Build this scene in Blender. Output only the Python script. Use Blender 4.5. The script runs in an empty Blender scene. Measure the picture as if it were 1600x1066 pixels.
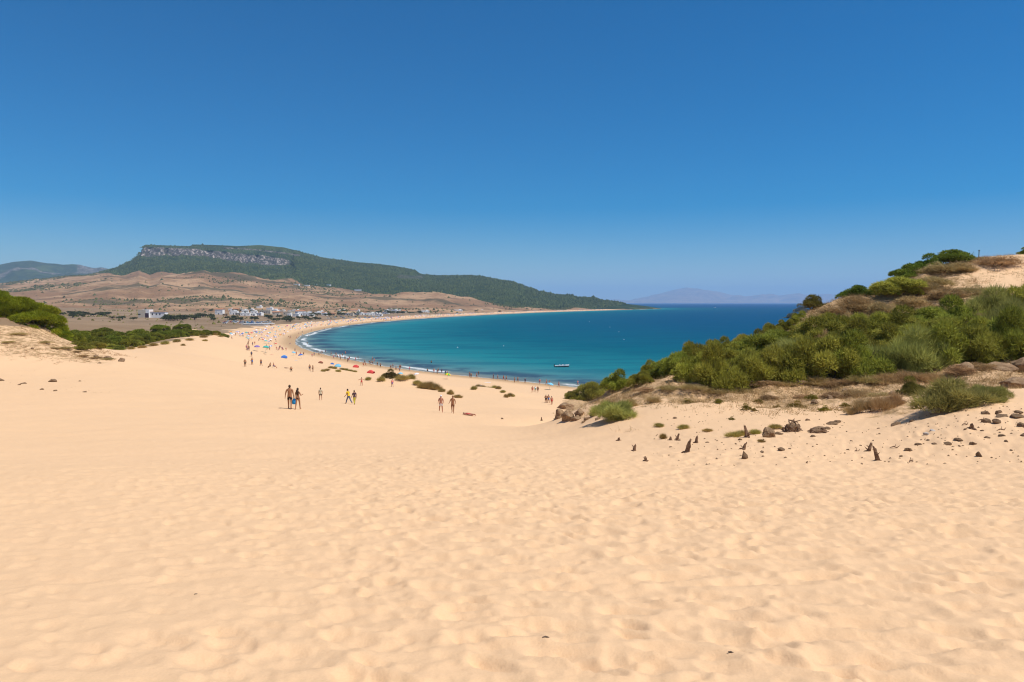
import bpy, bmesh, math, random
import numpy as np
from mathutils import Vector, Matrix, noise as mnoise

# ------------------------------------------------------------------ camera, sky, sun, exposure
SC = bpy.context.scene
COL = SC.collection
CAM_Z = 27.0                 # metres above the sea
F, CX, CY, HOR = 1100.0, 800.0, 533.0, 473.0
PITCH = math.atan((CY - HOR) / F)
cam_data = bpy.data.cameras.new('camera')
cam = bpy.data.objects.new('camera', cam_data)
COL.objects.link(cam)
cam_data.sensor_width = 36.0
cam_data.lens = 36.0 * F / 1600.0
cam_data.clip_start = 0.1
cam_data.clip_end = 200000
cam.location = (0, 0, CAM_Z)
cam.rotation_euler = (math.radians(90) - PITCH, 0, 0)
SC.camera = cam

SUN_DIR = Vector((0.44, -0.16, 0.885)).normalized()
SUN_EL = math.asin(SUN_DIR.z)
SUN_AZ = math.atan2(SUN_DIR.x, SUN_DIR.y)
world = bpy.data.worlds.new('World')
SC.world = world
world.use_nodes = True
wn = world.node_tree
bg = wn.nodes['Background']
sky = wn.nodes.new('ShaderNodeTexSky')
sky.sky_type = 'NISHITA'
sky.sun_disc = False
sky.sun_elevation = SUN_EL
sky.sun_rotation = SUN_AZ
sky.altitude = 3000
sky.air_density = 1.4
sky.dust_density = 0.0
sky.ozone_density = 7.0
sky_hue = wn.nodes.new('ShaderNodeHueSaturation')
sky_hue.inputs['Saturation'].default_value = 1.58
sky_hue.inputs['Value'].default_value = 0.97
wn.links.new(sky.outputs[0], sky_hue.inputs['Color'])
wn.links.new(sky_hue.outputs[0], bg.inputs[0])
bg.inputs[1].default_value = 0.095
sun_data = bpy.data.lights.new('sun', 'SUN')
sun_data.energy = 4.9
sun_data.angle = math.radians(0.53)
sun_data.color = (1.0, 0.955, 0.88)
sun = bpy.data.objects.new('sun', sun_data)
COL.objects.link(sun)
sun.location = SUN_DIR * 200
sun.rotation_euler = (-SUN_DIR).to_track_quat('-Z', 'Y').to_euler()
SC.view_settings.view_transform = 'Standard'
SC.view_settings.look = 'None'
SC.view_settings.exposure = 0.03
SC.view_settings.gamma = 1.0
SC.view_settings.use_curve_mapping = False
SC.cycles.max_bounces = 6
SC.cycles.diffuse_bounces = 3
SC.cycles.transparent_max_bounces = 8
SC.cycles.volume_bounces = 1
SC.cycles.filter_width = 1.15
SC.cycles.use_denoising = True
SC.cycles.denoising_prefilter = 'ACCURATE'
SC.cycles.denoising_input_passes = 'RGB_ALBEDO_NORMAL'

rng = np.random.default_rng(7)
random.seed(7)

# ------------------------------------------------------------------ helpers
def pt(px, py, D):
    """point seen at photo pixel (px,py) at depth D metres"""
    u = (px - CX) / F; v = (CY - py) / F
    dy = math.cos(PITCH) + v * math.sin(PITCH)
    dz = -math.sin(PITCH) + v * math.cos(PITCH)
    t = D / dy
    return np.array((u * t, D, CAM_Z + dz * t))

def depth_at_z(py, z=0.0):
    v = (CY - py) / F
    dy = math.cos(PITCH) + v * math.sin(PITCH)
    dz = -math.sin(PITCH) + v * math.cos(PITCH)
    return (z - CAM_Z) / dz * dy

def z_of_row(py, D):
    return float(pt(CX, py, D)[2])

def sstep(a, b, x):
    t = np.clip((x - a) / (b - a), 0, 1)
    return t * t * (3 - 2 * t)

def hash2(ix, iy, seed):
    h = (ix.astype(np.int64) * 374761393 + iy.astype(np.int64) * 668265263 + seed * 974634777) & 0x7fffffff
    h = ((h ^ (h >> 13)) * 1274126177) & 0x7fffffff
    return ((h ^ (h >> 16)) & 0xffff) / 65535.0

def vnoise(x, y, seed=0):
    ix = np.floor(x); iy = np.floor(y)
    fx = x - ix; fy = y - iy
    fx = fx * fx * fx * (fx * (fx * 6 - 15) + 10); fy = fy * fy * fy * (fy * (fy * 6 - 15) + 10)
    a = hash2(ix, iy, seed); b = hash2(ix + 1, iy, seed)
    c = hash2(ix, iy + 1, seed); d = hash2(ix + 1, iy + 1, seed)
    return (a * (1 - fx) + b * fx) * (1 - fy) + (c * (1 - fx) + d * fx) * fy

def fbm(x, y, oct=4, seed=0, gain=0.5):
    s = 0; a = 1; n = 0
    for k in range(oct):
        s = s + a * vnoise(x + 17.3 * k, y - 9.1 * k, seed + k); n += a
        a *= gain; x = x * 2.03; y = y * 2.03
    return s / n            # 0..1

def mesh_np(name, verts, faces, mats=(), mat_idx=None, smooth=False, attrs=None):
    verts = np.asarray(verts, np.float32); faces = np.asarray(faces, np.int32)
    k = faces.shape[1]; nf = len(faces)
    me = bpy.data.meshes.new(name)
    me.vertices.add(len(verts)); me.vertices.foreach_set('co', verts.ravel())
    me.loops.add(nf * k); me.loops.foreach_set('vertex_index', faces.ravel())
    me.polygons.add(nf)
    me.polygons.foreach_set('loop_start', np.arange(0, nf * k, k, dtype=np.int32))
    me.polygons.foreach_set('loop_total', np.full(nf, k, np.int32))
    for m in mats: me.materials.append(m)
    if mat_idx is not None: me.polygons.foreach_set('material_index', np.asarray(mat_idx, np.int32))
    me.polygons.foreach_set('use_smooth', np.full(nf, bool(smooth)))
    me.update(calc_edges=True)
    for nm, val in (attrs or {}).items():
        at = me.attributes.new(nm, 'FLOAT', 'POINT')
        at.data.foreach_set('value', np.asarray(val, np.float32))
    return me

def link(name, me, parent=None, loc=None):
    o = bpy.data.objects.new(name, me)
    COL.objects.link(o)
    if parent is not None: o.parent = parent
    if loc is not None: o.location = loc
    return o

def tag(o, label, cat, group=None):
    o['label'] = label; o['category'] = cat
    if group: o['group'] = group
    return o

def empty(name, loc, rz=0.0, s=1.0):
    o = bpy.data.objects.new(name, None)
    COL.objects.link(o)
    o.location = loc; o.rotation_euler = (0, 0, rz)
    o.scale = (s, s, s) if not hasattr(s, '__len__') else s
    o.empty_display_size = 0.2
    return o

class MB:
    """collects verts / polygons with material slots into one mesh"""
    def __init__(s): s.v = []; s.f = []; s.m = []
    def add(s, vs, fs, m=0):
        b = len(s.v); s.v += [tuple(v) for v in vs]
        for f in fs: s.f.append(tuple(i + b for i in f)); s.m.append(m)
    def box(s, c, d, m=0, taper=1.0, rz=0):
        x, y, z = c; a, b, h = d[0] / 2, d[1] / 2, d[2]
        vs = [(-a, -b, 0), (a, -b, 0), (a, b, 0), (-a, b, 0)] + [(-a * taper, -b * taper, h), (a * taper, -b * taper, h), (a * taper, b * taper, h), (-a * taper, b * taper, h)]
        cr, sr = math.cos(rz), math.sin(rz)
        vs = [(x + p[0] * cr - p[1] * sr, y + p[0] * sr + p[1] * cr, z + p[2]) for p in vs]
        s.add(vs, [(3, 2, 1, 0), (4, 5, 6, 7), (0, 1, 5, 4), (1, 2, 6, 5), (2, 3, 7, 6), (3, 0, 4, 7)], m)
    def tube(s, pts, rad, n=6, m=0, cap=True):
        pts = [Vector(p) for p in pts]; rings = []
        b = len(s.v)
        for i, p in enumerate(pts):
            d = (pts[min(i + 1, len(pts) - 1)] - pts[max(i - 1, 0)])
            if d.length < 1e-9: d = Vector((0, 0, 1))
            d.normalize()
            a = d.orthogonal() if abs(d.z) < .95 else Vector((1, 0, 0))
            a = (a - d * a.dot(d)).normalized(); c = d.cross(a)
            r = rad[i] if hasattr(rad, '__len__') else rad
            rings.append([p + (a * math.cos(2 * math.pi * k / n) + c * math.sin(2 * math.pi * k / n)) * r for k in range(n)])
        for R in rings: s.v += [tuple(q) for q in R]
        for i in range(len(pts) - 1):
            for k in range(n):
                s.f.append((b + i * n + k, b + i * n + (k + 1) % n, b + (i + 1) * n + (k + 1) % n, b + (i + 1) * n + k)); s.m.append(m)
        if cap:
            s.f.append(tuple(b + k for k in range(n))[::-1]); s.m.append(m)
            s.f.append(tuple(b + (len(pts) - 1) * n + k for k in range(n))); s.m.append(m)
    def loft(s, rings, m=0, cap=True):
        b = len(s.v); n = len(rings[0])
        for R in rings: s.v += [tuple(q) for q in R]
        for i in range(len(rings) - 1):
            for k in range(n):
                s.f.append((b + i * n + k, b + i * n + (k + 1) % n, b + (i + 1) * n + (k + 1) % n, b + (i + 1) * n + k)); s.m.append(m)
        if cap:
            s.f.append(tuple(b + k for k in range(n))[::-1]); s.m.append(m)
            s.f.append(tuple(b + (len(rings) - 1) * n + k for k in range(n))); s.m.append(m)
    def mesh(s, name, mats, smooth=False):
        me = bpy.data.meshes.new(name)
        me.from_pydata(s.v, [], s.f)
        for m in mats: me.materials.append(m)
        me.polygons.foreach_set('material_index', s.m)
        me.polygons.foreach_set('use_smooth', [smooth] * len(s.f))
        me.update()
        return me
    def build(s, name, mats, parent=None, smooth=False):
        return link(name, s.mesh(name, mats if isinstance(mats, (list, tuple)) else [mats], smooth), parent)

# ------------------------------------------------------------------ materials
def new_mat(name):
    m = bpy.data.materials.new(name); m.use_nodes = True
    nt = m.node_tree; b = nt.nodes['Principled BSDF']
    b.inputs['Roughness'].default_value = 0.8
    b.inputs['Specular IOR Level'].default_value = 0.25
    return m, nt, b

def N(nt, t, **kw):
    n = nt.nodes.new(t)
    for k, v in kw.items():
        if k in n.inputs: n.inputs[k].default_value = v
        else: setattr(n, k, v)
    return n

def mixc(nt, fac, a, b, blend='MIX'):
    n = nt.nodes.new('ShaderNodeMix'); n.data_type = 'RGBA'; n.blend_type = blend
    for sock, val in ((n.inputs[0], fac), (n.inputs[6], a), (n.inputs[7], b)):
        if isinstance(val, bpy.types.NodeSocket): nt.links.new(val, sock)
        elif isinstance(val, (int, float)): sock.default_value = val
        else: sock.default_value = (*val, 1)
    return n.outputs[2]

def math_n(nt, op, a, b=None, c=None, clamp=False):
    n = nt.nodes.new('ShaderNodeMath'); n.operation = op; n.use_clamp = clamp
    for i, v in enumerate((a, b, c)):
        if v is None: continue
        if isinstance(v, bpy.types.NodeSocket): nt.links.new(v, n.inputs[i])
        else: n.inputs[i].default_value = v
    return n.outputs[0]

def attr(nt, name):
    n = nt.nodes.new('ShaderNodeAttribute'); n.attribute_name = name
    return n.outputs['Fac']

def maprange(nt, v, a, b, c=0.0, d=1.0, smooth=True):
    n = nt.nodes.new('ShaderNodeMapRange'); n.interpolation_type = 'SMOOTHSTEP' if smooth else 'LINEAR'
    nt.links.new(v, n.inputs[0])
    for i, x in enumerate((a, b, c, d)): n.inputs[1 + i].default_value = x
    return n.outputs[0]

def coords(nt, scale=(1, 1, 1)):
    g = nt.nodes.new('ShaderNodeNewGeometry')
    mp = nt.nodes.new('ShaderNodeMapping'); mp.inputs['Scale'].default_value = scale
    nt.links.new(g.outputs['Position'], mp.inputs[0])
    return mp.outputs[0]

def noise_n(nt, vec, scale, detail=4, rough=0.55):
    n = nt.nodes.new('ShaderNodeTexNoise')
    n.inputs['Scale'].default_value = scale; n.inputs['Detail'].default_value = detail; n.inputs['Roughness'].default_value = rough
    if vec is not None: nt.links.new(vec, n.inputs['Vector'])
    return n.outputs['Fac']

def bump(nt, b, h, strength, dist):
    n = nt.nodes.new('ShaderNodeBump'); n.inputs['Strength'].default_value = strength; n.inputs['Distance'].default_value = dist
    nt.links.new(h, n.inputs['Height']); nt.links.new(n.outputs[0], b.inputs['Normal'])
    return n

def flat(name, col, rough=0.8, var=0.12, scale=6.0, spec=0.25, obj_coords=True):
    """plain paint / cloth / wood with a little procedural unevenness"""
    m, nt, b = new_mat(name)
    tc = nt.nodes.new('ShaderNodeTexCoord')
    f = noise_n(nt, tc.outputs['Object'], scale, 4)
    c = mixc(nt, f, tuple(x * (1 - var) for x in col), tuple(min(1, x * (1 + var)) for x in col))
    nt.links.new(c, b.inputs['Base Color'])
    b.inputs['Roughness'].default_value = rough; b.inputs['Specular IOR Level'].default_value = spec
    return m

# sand, soil and dry plain of the one ground sheet
def ground_material():
    m, nt, b = new_mat('ground_sand_soil')
    P = coords(nt)
    n_big = noise_n(nt, P, 0.05, 4); n_mid = noise_n(nt, P, 0.9, 5); n_fine = noise_n(nt, P, 60, 3, .7); n_far = noise_n(nt, P, 0.012, 6, .62)
    sand = mixc(nt, n_big, (.735, .480, .274), (.77, .502, .29))
    sand = mixc(nt, math_n(nt, 'MULTIPLY', n_mid, .35), sand, (.64, .43, .245))
    sand = mixc(nt, maprange(nt, n_fine, .35, .75, 0, .22), sand, (.55, .35, .19))
    grit = N(nt, 'ShaderNodeTexNoise', Scale=230.0, Detail=2.0)
    nt.links.new(P, grit.inputs['Vector'])
    sand = mixc(nt, maprange(nt, grit.outputs['Fac'], .66, .8, 0, .4), sand, (.42, .24, .12))
    # slope soil under the scrub
    s_n = noise_n(nt, P, 1.3, 6, .65)
    s_n2 = noise_n(nt, P, 5.0, 4, .6)
    soil = mixc(nt, maprange(nt, s_n, .38, .62), (.60, .39, .215), (.38, .24, .115))
    soil = mixc(nt, maprange(nt, s_n2, .52, .68, 0, .75), soil, (.24, .15, .065))
    # dry plain
    pl = mixc(nt, maprange(nt, n_far, .35, .65), (.225, .145, .082), (.30, .205, .125))
    pl2 = noise_n(nt, P, .06, 6, .7)
    pl = mixc(nt, maprange(nt, pl2, .55, .72, 0, .75), pl, (.10, .085, .04))
    pl3 = noise_n(nt, P, .25, 5, .7)
    pl = mixc(nt, maprange(nt, pl3, .6, .75, 0, .7), pl, (.075, .07, .03))
    # masks with uneven edges
    a_s = attr(nt, 'sand'); a_h = attr(nt, 'soil'); a_w = attr(nt, 'shore')
    e = math_n(nt, 'ADD', a_h, math_n(nt, 'MULTIPLY', math_n(nt, 'SUBTRACT', s_n, .5), 1.5))
    c = mixc(nt, maprange(nt, e, .35, .75), sand, soil)
    e2 = math_n(nt, 'ADD', a_s, math_n(nt, 'MULTIPLY', math_n(nt, 'SUBTRACT', pl2, .5), .9))
    c = mixc(nt, maprange(nt, e2, .4, .6), pl, c)
    wet = maprange(nt, a_w, 3.0, 15.0, 1, 0)
    c = mixc(nt, math_n(nt, 'MULTIPLY', wet, .75), c, (.36, .225, .115))
    nt.links.new(c, b.inputs['Base Color'])
    b.inputs['Roughness'].default_value = 0.95
    b.inputs['Specular IOR Level'].default_value = 0.1
    h = math_n(nt, 'ADD', math_n(nt, 'MULTIPLY', n_fine, .006), math_n(nt, 'MULTIPLY', noise_n(nt, P, 14, 3), .014))
    hs = math_n(nt, 'MULTIPLY', math_n(nt, 'MULTIPLY', a_h, s_n2), .25)
    bump(nt, b, math_n(nt, 'ADD', h, hs), 0.55, 1.0)
    return m

def sea_material():
    m, nt, b = new_mat('sea_water')
    d = attr(nt, 'shore')           # metres out from the waterline
    P = coords(nt)
    nz = noise_n(nt, P, .012, 5, .6); nz2 = noise_n(nt, coords(nt, (.35, 1, 1)), .05, 5, .6)
    dd = math_n(nt, 'ADD', d, math_n(nt, 'MULTIPLY', math_n(nt, 'SUBTRACT', nz, .5), math_n(nt, 'MULTIPLY', d, .5)))
    r = nt.nodes.new('ShaderNodeValToRGB')
    nt.links.new(math_n(nt, 'POWER', math_n(nt, 'DIVIDE', math_n(nt, 'MAXIMUM', dd, 0.0), 2500.0, clamp=True), .4), r.inputs[0])
    stops = [(0, (.32, .26, .18)), (6, (.16, .20, .19)), (20, (.07, .20, .215)), (60, (.014, .175, .20)), (160, (.002, .098, .142)), (420, (.002, .065, .140)), (1000, (.002, .053, .150)), (2500, (.002, .045, .148))]
    el = r.color_ramp.elements
    while len(el) < len(stops): el.new(0.5)
    for e, (x, c) in zip(el, stops):
        e.position = (x / 2500.0) ** .4; e.color = (*c, 1)
    c = mixc(nt, maprange(nt, nz2, .45, .62, 0, .38), r.outputs[0], (.003, .06, .115))
    st = noise_n(nt, coords(nt, (.12, 1, 1)), .09, 4, .6)
    c = mixc(nt, math_n(nt, 'MULTIPLY', maprange(nt, st, .60, .72, 0, .22), maprange(nt, d, 15, 60)), c, (.05, .24, .27))
    # weed bands and drifting sand in the shallows
    band = math_n(nt, 'MULTIPLY', maprange(nt, d, 6, 13), maprange(nt, d, 17, 30, 1, 0))
    wn_ = noise_n(nt, P, .035, 5, .65)
    c = mixc(nt, math_n(nt, 'MULTIPLY', band, maprange(nt, wn_, .42, .56, 0, .85)), c, (.03, .06, .10))
    # breaking foam lines following the shore
    fo = noise_n(nt, coords(nt, (1, 1, 1)), .05, 4, .6)
    w = math_n(nt, 'ADD', d, math_n(nt, 'MULTIPLY', math_n(nt, 'SUBTRACT', fo, .5), 9.0))
    l1 = math_n(nt, 'MULTIPLY', maprange(nt, w, 4.2, 5.0), maprange(nt, w, 6.2, 8.6, 1, 0))
    l2 = math_n(nt, 'MULTIPLY', maprange(nt, w, .4, .8), maprange(nt, w, 1.1, 1.9, 1, 0))
    on = maprange(nt, noise_n(nt, P, .022, 3), .44, .53)
    on2 = maprange(nt, noise_n(nt, P, .9, 4, .7), .35, .6, .3, 1)
    foam = math_n(nt, 'MULTIPLY', math_n(nt, 'ADD', math_n(nt, 'MULTIPLY', l1, on), math_n(nt, 'MULTIPLY', l2, .5), clamp=True), on2)
    c = mixc(nt, foam, c, (.8, .8, .78))
    df = nt.nodes.new('ShaderNodeBsdfDiffuse'); nt.links.new(c, df.inputs['Color'])
    gl = nt.nodes.new('ShaderNodeBsdfGlossy'); gl.inputs['Roughness'].default_value = .28; gl.inputs['Color'].default_value = (.55, .8, 1, 1)
    mx = nt.nodes.new('ShaderNodeMixShader'); mx.inputs[0].default_value = .055
    nt.links.new(df.outputs[0], mx.inputs[1]); nt.links.new(gl.outputs[0], mx.inputs[2]); nt.links.new(mx.outputs[0], nt.nodes['Material Output'].inputs[0])
    h1 = noise_n(nt, coords(nt, (.6, 1, 1)), .22, 4, .6); h2 = noise_n(nt, coords(nt, (.45, 1, 1)), .03, 4, .6)
    h = math_n(nt, 'ADD', math_n(nt, 'MULTIPLY', h1, .6), math_n(nt, 'MULTIPLY', h2, 2.5))
    bn = bump(nt, b, h, .5, 1.0)
    nt.links.new(bn.outputs[0], gl.inputs['Normal']); nt.links.new(bn.outputs[0], df.inputs['Normal'])
    nt.nodes.remove(b)
    return m

def mountain_material():
    m, nt, b = new_mat('mountain_scrub_rock')
    P = coords(nt)
    n1 = noise_n(nt, P, .004, 7, .65); n2 = noise_n(nt, P, .02, 6, .7); n3 = noise_n(nt, P, .07, 4, .65)
    brown = mixc(nt, maprange(nt, n1, .42, .58), (.26, .150, .083), (.42, .262, .150))
    brown = mixc(nt, maprange(nt, n2, .50, .66, 0, .6), brown, (.17, .11, .068))
    brown = mixc(nt, maprange(nt, n3, .60, .68, 0, .75), brown, (.065, .06, .032))
    ly = noise_n(nt, coords(nt, (.25, 1, 2.0)), .006, 5, .6)
    brown = mixc(nt, maprange(nt, ly, .56, .62, 0, .75), brown, (.06, .06, .034))
    green = mixc(nt, maprange(nt, n2, .4, .65), (.020, .034, .017), (.048, .066, .026))
    green = mixc(nt, maprange(nt, n1, .5, .62, 0, .7), green, (.075, .098, .034))
    rk = noise_n(nt, coords(nt, (1, 1, .35)), .06, 6, .75)
    rock = mixc(nt, maprange(nt, rk, .46, .66), (.07, .058, .056), (.52, .43, .375))
    rock = mixc(nt, maprange(nt, n3, .50, .58, 0, .9), rock, (.045, .05, .032))
    ag = attr(nt, 'green'); ar = attr(nt, 'rock')
    eg = math_n(nt, 'ADD', ag, math_n(nt, 'MULTIPLY', math_n(nt, 'SUBTRACT', n2, .5), 1.1))
    c = mixc(nt, maprange(nt, eg, .42, .58), brown, green)
    er = math_n(nt, 'ADD', ar, math_n(nt, 'MULTIPLY', math_n(nt, 'SUBTRACT', n3, .5), 1.3))
    c = mixc(nt, maprange(nt, er, .45, .62), c, rock)
    nt.links.new(c, b.inputs['Base Color'])
    b.inputs['Roughness'].default_value = 1.0; b.inputs['Specular IOR Level'].default_value = 0.05
    bump(nt, b, math_n(nt, 'ADD', math_n(nt, 'MULTIPLY', n2, 12.0), math_n(nt, 'MULTIPLY', n3, 5.0)), .7, 1.0)
    return m

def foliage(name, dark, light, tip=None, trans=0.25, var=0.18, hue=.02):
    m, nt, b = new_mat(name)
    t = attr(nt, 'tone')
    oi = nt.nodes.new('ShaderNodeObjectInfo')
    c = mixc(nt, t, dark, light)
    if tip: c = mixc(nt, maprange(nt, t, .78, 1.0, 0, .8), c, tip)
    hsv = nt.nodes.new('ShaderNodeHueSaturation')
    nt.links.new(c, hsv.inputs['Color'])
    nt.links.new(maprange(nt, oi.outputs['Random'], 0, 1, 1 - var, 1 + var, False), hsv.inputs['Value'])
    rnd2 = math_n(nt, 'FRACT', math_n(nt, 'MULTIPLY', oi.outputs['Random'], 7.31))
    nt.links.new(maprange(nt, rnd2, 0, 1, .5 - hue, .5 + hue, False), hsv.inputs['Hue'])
    nt.links.new(hsv.outputs[0], b.inputs['Base Color'])
    b.inputs['Roughness'].default_value = .7; b.inputs['Specular IOR Level'].default_value = .15
    tr = nt.nodes.new('ShaderNodeBsdfTranslucent'); nt.links.new(hsv.outputs[0], tr.inputs[0])
    mx = nt.nodes.new('ShaderNodeMixShader'); mx.inputs[0].default_value = trans
    out = nt.nodes['Material Output']
    nt.links.new(b.outputs[0], mx.inputs[1]); nt.links.new(tr.outputs[0], mx.inputs[2]); nt.links.new(mx.outputs[0], out.inputs[0])
    return m

def rock_material(name, a, bcol, scale=3.0, bs=.5):
    m, nt, b = new_mat(name)
    tc = nt.nodes.new('ShaderNodeTexCoord')
    mp = nt.nodes.new('ShaderNodeMapping'); mp.inputs['Scale'].default_value = (1, 1, 2.2); nt.links.new(tc.outputs['Object'], mp.inputs[0])
    f = noise_n(nt, mp.outputs[0], scale, 6, .68); g = noise_n(nt, tc.outputs['Object'], scale * 6, 4, .6)
    c = mixc(nt, maprange(nt, f, .35, .65), a, bcol)
    c = mixc(nt, maprange(nt, g, .58, .72, 0, .6), c, tuple(x * .45 for x in a))
    nt.links.new(c, b.inputs['Base Color'])
    b.inputs['Roughness'].default_value = .95; b.inputs['Specular IOR Level'].default_value = .1
    bump(nt, b, math_n(nt, 'ADD', f, math_n(nt, 'MULTIPLY', g, .4)), bs, .12)
    return m

M = {}
M['ground'] = ground_material(); M['sea'] = sea_material(); M['mountain'] = mountain_material()
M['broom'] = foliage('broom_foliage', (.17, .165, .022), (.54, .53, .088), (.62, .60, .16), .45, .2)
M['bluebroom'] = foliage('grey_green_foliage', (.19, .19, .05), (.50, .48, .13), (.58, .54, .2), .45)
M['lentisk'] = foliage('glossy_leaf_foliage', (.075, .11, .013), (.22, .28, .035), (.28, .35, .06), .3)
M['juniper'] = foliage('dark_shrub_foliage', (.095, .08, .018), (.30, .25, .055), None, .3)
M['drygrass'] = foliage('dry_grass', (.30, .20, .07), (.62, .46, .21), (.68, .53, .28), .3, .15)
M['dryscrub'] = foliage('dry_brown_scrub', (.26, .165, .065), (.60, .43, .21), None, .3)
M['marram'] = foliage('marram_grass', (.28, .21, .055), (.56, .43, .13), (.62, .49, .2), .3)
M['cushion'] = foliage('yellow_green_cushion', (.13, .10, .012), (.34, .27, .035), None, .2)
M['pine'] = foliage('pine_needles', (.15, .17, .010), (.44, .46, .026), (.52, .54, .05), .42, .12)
M['farpine'] = foliage('far_pine_needles', (.14, .145, .014), (.38, .38, .038), None, .4)
M['darktree'] = foliage('dark_tree_leaves', (.045, .052, .02), (.12, .13, .045), None, .2)
M['forest'] = foliage('mountain_forest_leaves', (.024, .036, .012), (.068, .090, .026), None, .1)
M['bark'] = flat('bark', (.12, .085, .06), .95, .35, 8)
M['deadwood'] = rock_material('weathered_dead_wood', (.17, .10, .06), (.30, .19, .12), 9, .6)
M['sandstone'] = rock_material('sandstone', (.22, .132, .072), (.38, .255, .148), 1.6, .9)
M['clod'] = rock_material('earth_clod', (.20, .125, .07), (.34, .22, .13), 6, .7)
M['palestone'] = rock_material('pale_stone', (.40, .35, .30), (.55, .49, .43), 5, .3)
M['white'] = flat('white_wash', (.84, .82, .78), .9, .06, .4)
M['cream'] = flat('cream_wash', (.60, .52, .40), .9, .08, .4)
M['tan'] = flat('ochre_wash', (.46, .30, .17), .9, .1, .4)
M['terracotta'] = flat('terracotta_tile', (.40, .19, .10), .9, .2, 1.5)
M['greyroof'] = flat('grey_roofing', (.30, .28, .27), .9, .15, 1)
M['dark'] = flat('dark_opening', (.03, .028, .03), .6, .2, 2)
M['skin_tan'] = flat('tanned_skin', (.36, .17, .085), .6, .1, 5)
M['skin_red'] = flat('sunburnt_skin', (.47, .21, .13), .6, .1, 5)
M['skin_pale'] = flat('fair_skin', (.52, .30, .19), .6, .1, 5)
M['hair'] = flat('brown_hair', (.045, .025, .015), .6, .4, 20)
M['black'] = flat('black_cloth', (.02, .017, .018), .9, .3, 10)
M['navy'] = flat('navy_cloth', (.06, .07, .13), .9, .2, 10)
M['jeans'] = flat('blue_cloth', (.13, .16, .26), .9, .2, 10)
M['yellow'] = flat('yellow_cloth', (.78, .52, .02), .85, .1, 8)
M['lime'] = flat('olive_yellow_cloth', (.50, .44, .05), .85, .1, 8)
M['plum'] = flat('dark_plum_cloth', (.07, .035, .05), .85, .2, 8)
M['beige'] = flat('pale_beige_cloth', (.52, .47, .33), .85, .1, 8)
M['whitecloth'] = flat('white_cloth', (.76, .75, .78), .85, .06, 8)
M['brownshorts'] = flat('brown_cloth', (.22, .09, .045), .85, .15, 8)
M['bluebag'] = flat('blue_cloth_bag', (.02, .27, .62), .7, .12, 6)
M['red'] = flat('red_cloth', (.62, .07, .06), .85, .12, 3)
M['pink'] = flat('coral_cloth', (.70, .22, .18), .85, .12, 3)
M['teal'] = flat('teal_cloth', (.05, .42, .36), .85, .12, 3)
M['skyblue'] = flat('light_blue_cloth', (.20, .50, .66), .85, .1, 3)
M['blue'] = flat('mid_blue_cloth', (.06, .16, .48), .85, .12, 3)
M['violet'] = flat('violet_cloth', (.24, .16, .40), .85, .12, 3)
M['green'] = flat('green_cloth', (.08, .40, .08), .85, .12, 3)
M['pole'] = flat('pale_pole', (.55, .53, .5), .5, .05, 3)
M['boatwhite'] = flat('white_gelcoat', (.80, .80, .80), .3, .03, 2, .5)
M['boatdark'] = flat('dark_hull_side', (.045, .035, .04), .4, .1, 2, .5)
M['motor'] = flat('black_motor', (.012, .012, .016), .4, .1, 3, .5)
M['glass'] = flat('dark_glass', (.05, .07, .09), .1, .05, 2, .5)

# ------------------------------------------------------------------ shoreline and height field
_sh = [(900, 606), (850, 600.5), (790, 594), (740, 589.5), (700, 585), (640, 578.5), (600, 573), (560, 565.5), (520, 557.5), (490, 550.5), (470, 544), (461, 538), (461, 531), (468, 525), (485, 519), (508, 513.5), (540, 508.5), (580, 504), (640, 499), (700, 495), (780, 491), (850, 488), (930, 485.5), (1000, 483.5), (1030, 482.6)]
SHORE = [(3000.0, 60.0), (700.0, 170.0), (260.0, 195.0), (110.0, 205.0), (60.0, 213.0)]
for px, py in _sh:
    p = pt(px, py, depth_at_z(py)); SHORE.append((p[0], p[1]))
SHORE += [(560.0, 3600.0), (250.0, 4600.0), (-300.0, 7500.0), (-900.0, 16000.0)]
SHORE = np.array(SHORE)

def shore_dist(x, y):
    """signed metres from the waterline, + inland"""
    x = np.asarray(x, float); y = np.asarray(y, float)
    best = np.full(x.shape, 1e18); sg = np.ones(x.shape)
    for i in range(len(SHORE) - 1):
        ax, ay = SHORE[i]; bx, by = SHORE[i + 1]
        dx, dy = bx - ax, by - ay; L2 = dx * dx + dy * dy
        t = np.clip(((x - ax) * dx + (y - ay) * dy) / L2, 0, 1)
        ex = x - (ax + t * dx); ey = y - (ay + t * dy)
        d2 = ex * ex + ey * ey
        cr = dx * (y - ay) - dy * (x - ax)
        up = d2 < best - 1e-6
        best = np.where(up, d2, best); sg = np.where(up, np.where(cr > 0, 1.0, -1.0), sg)
    return np.sqrt(best) * sg

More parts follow.
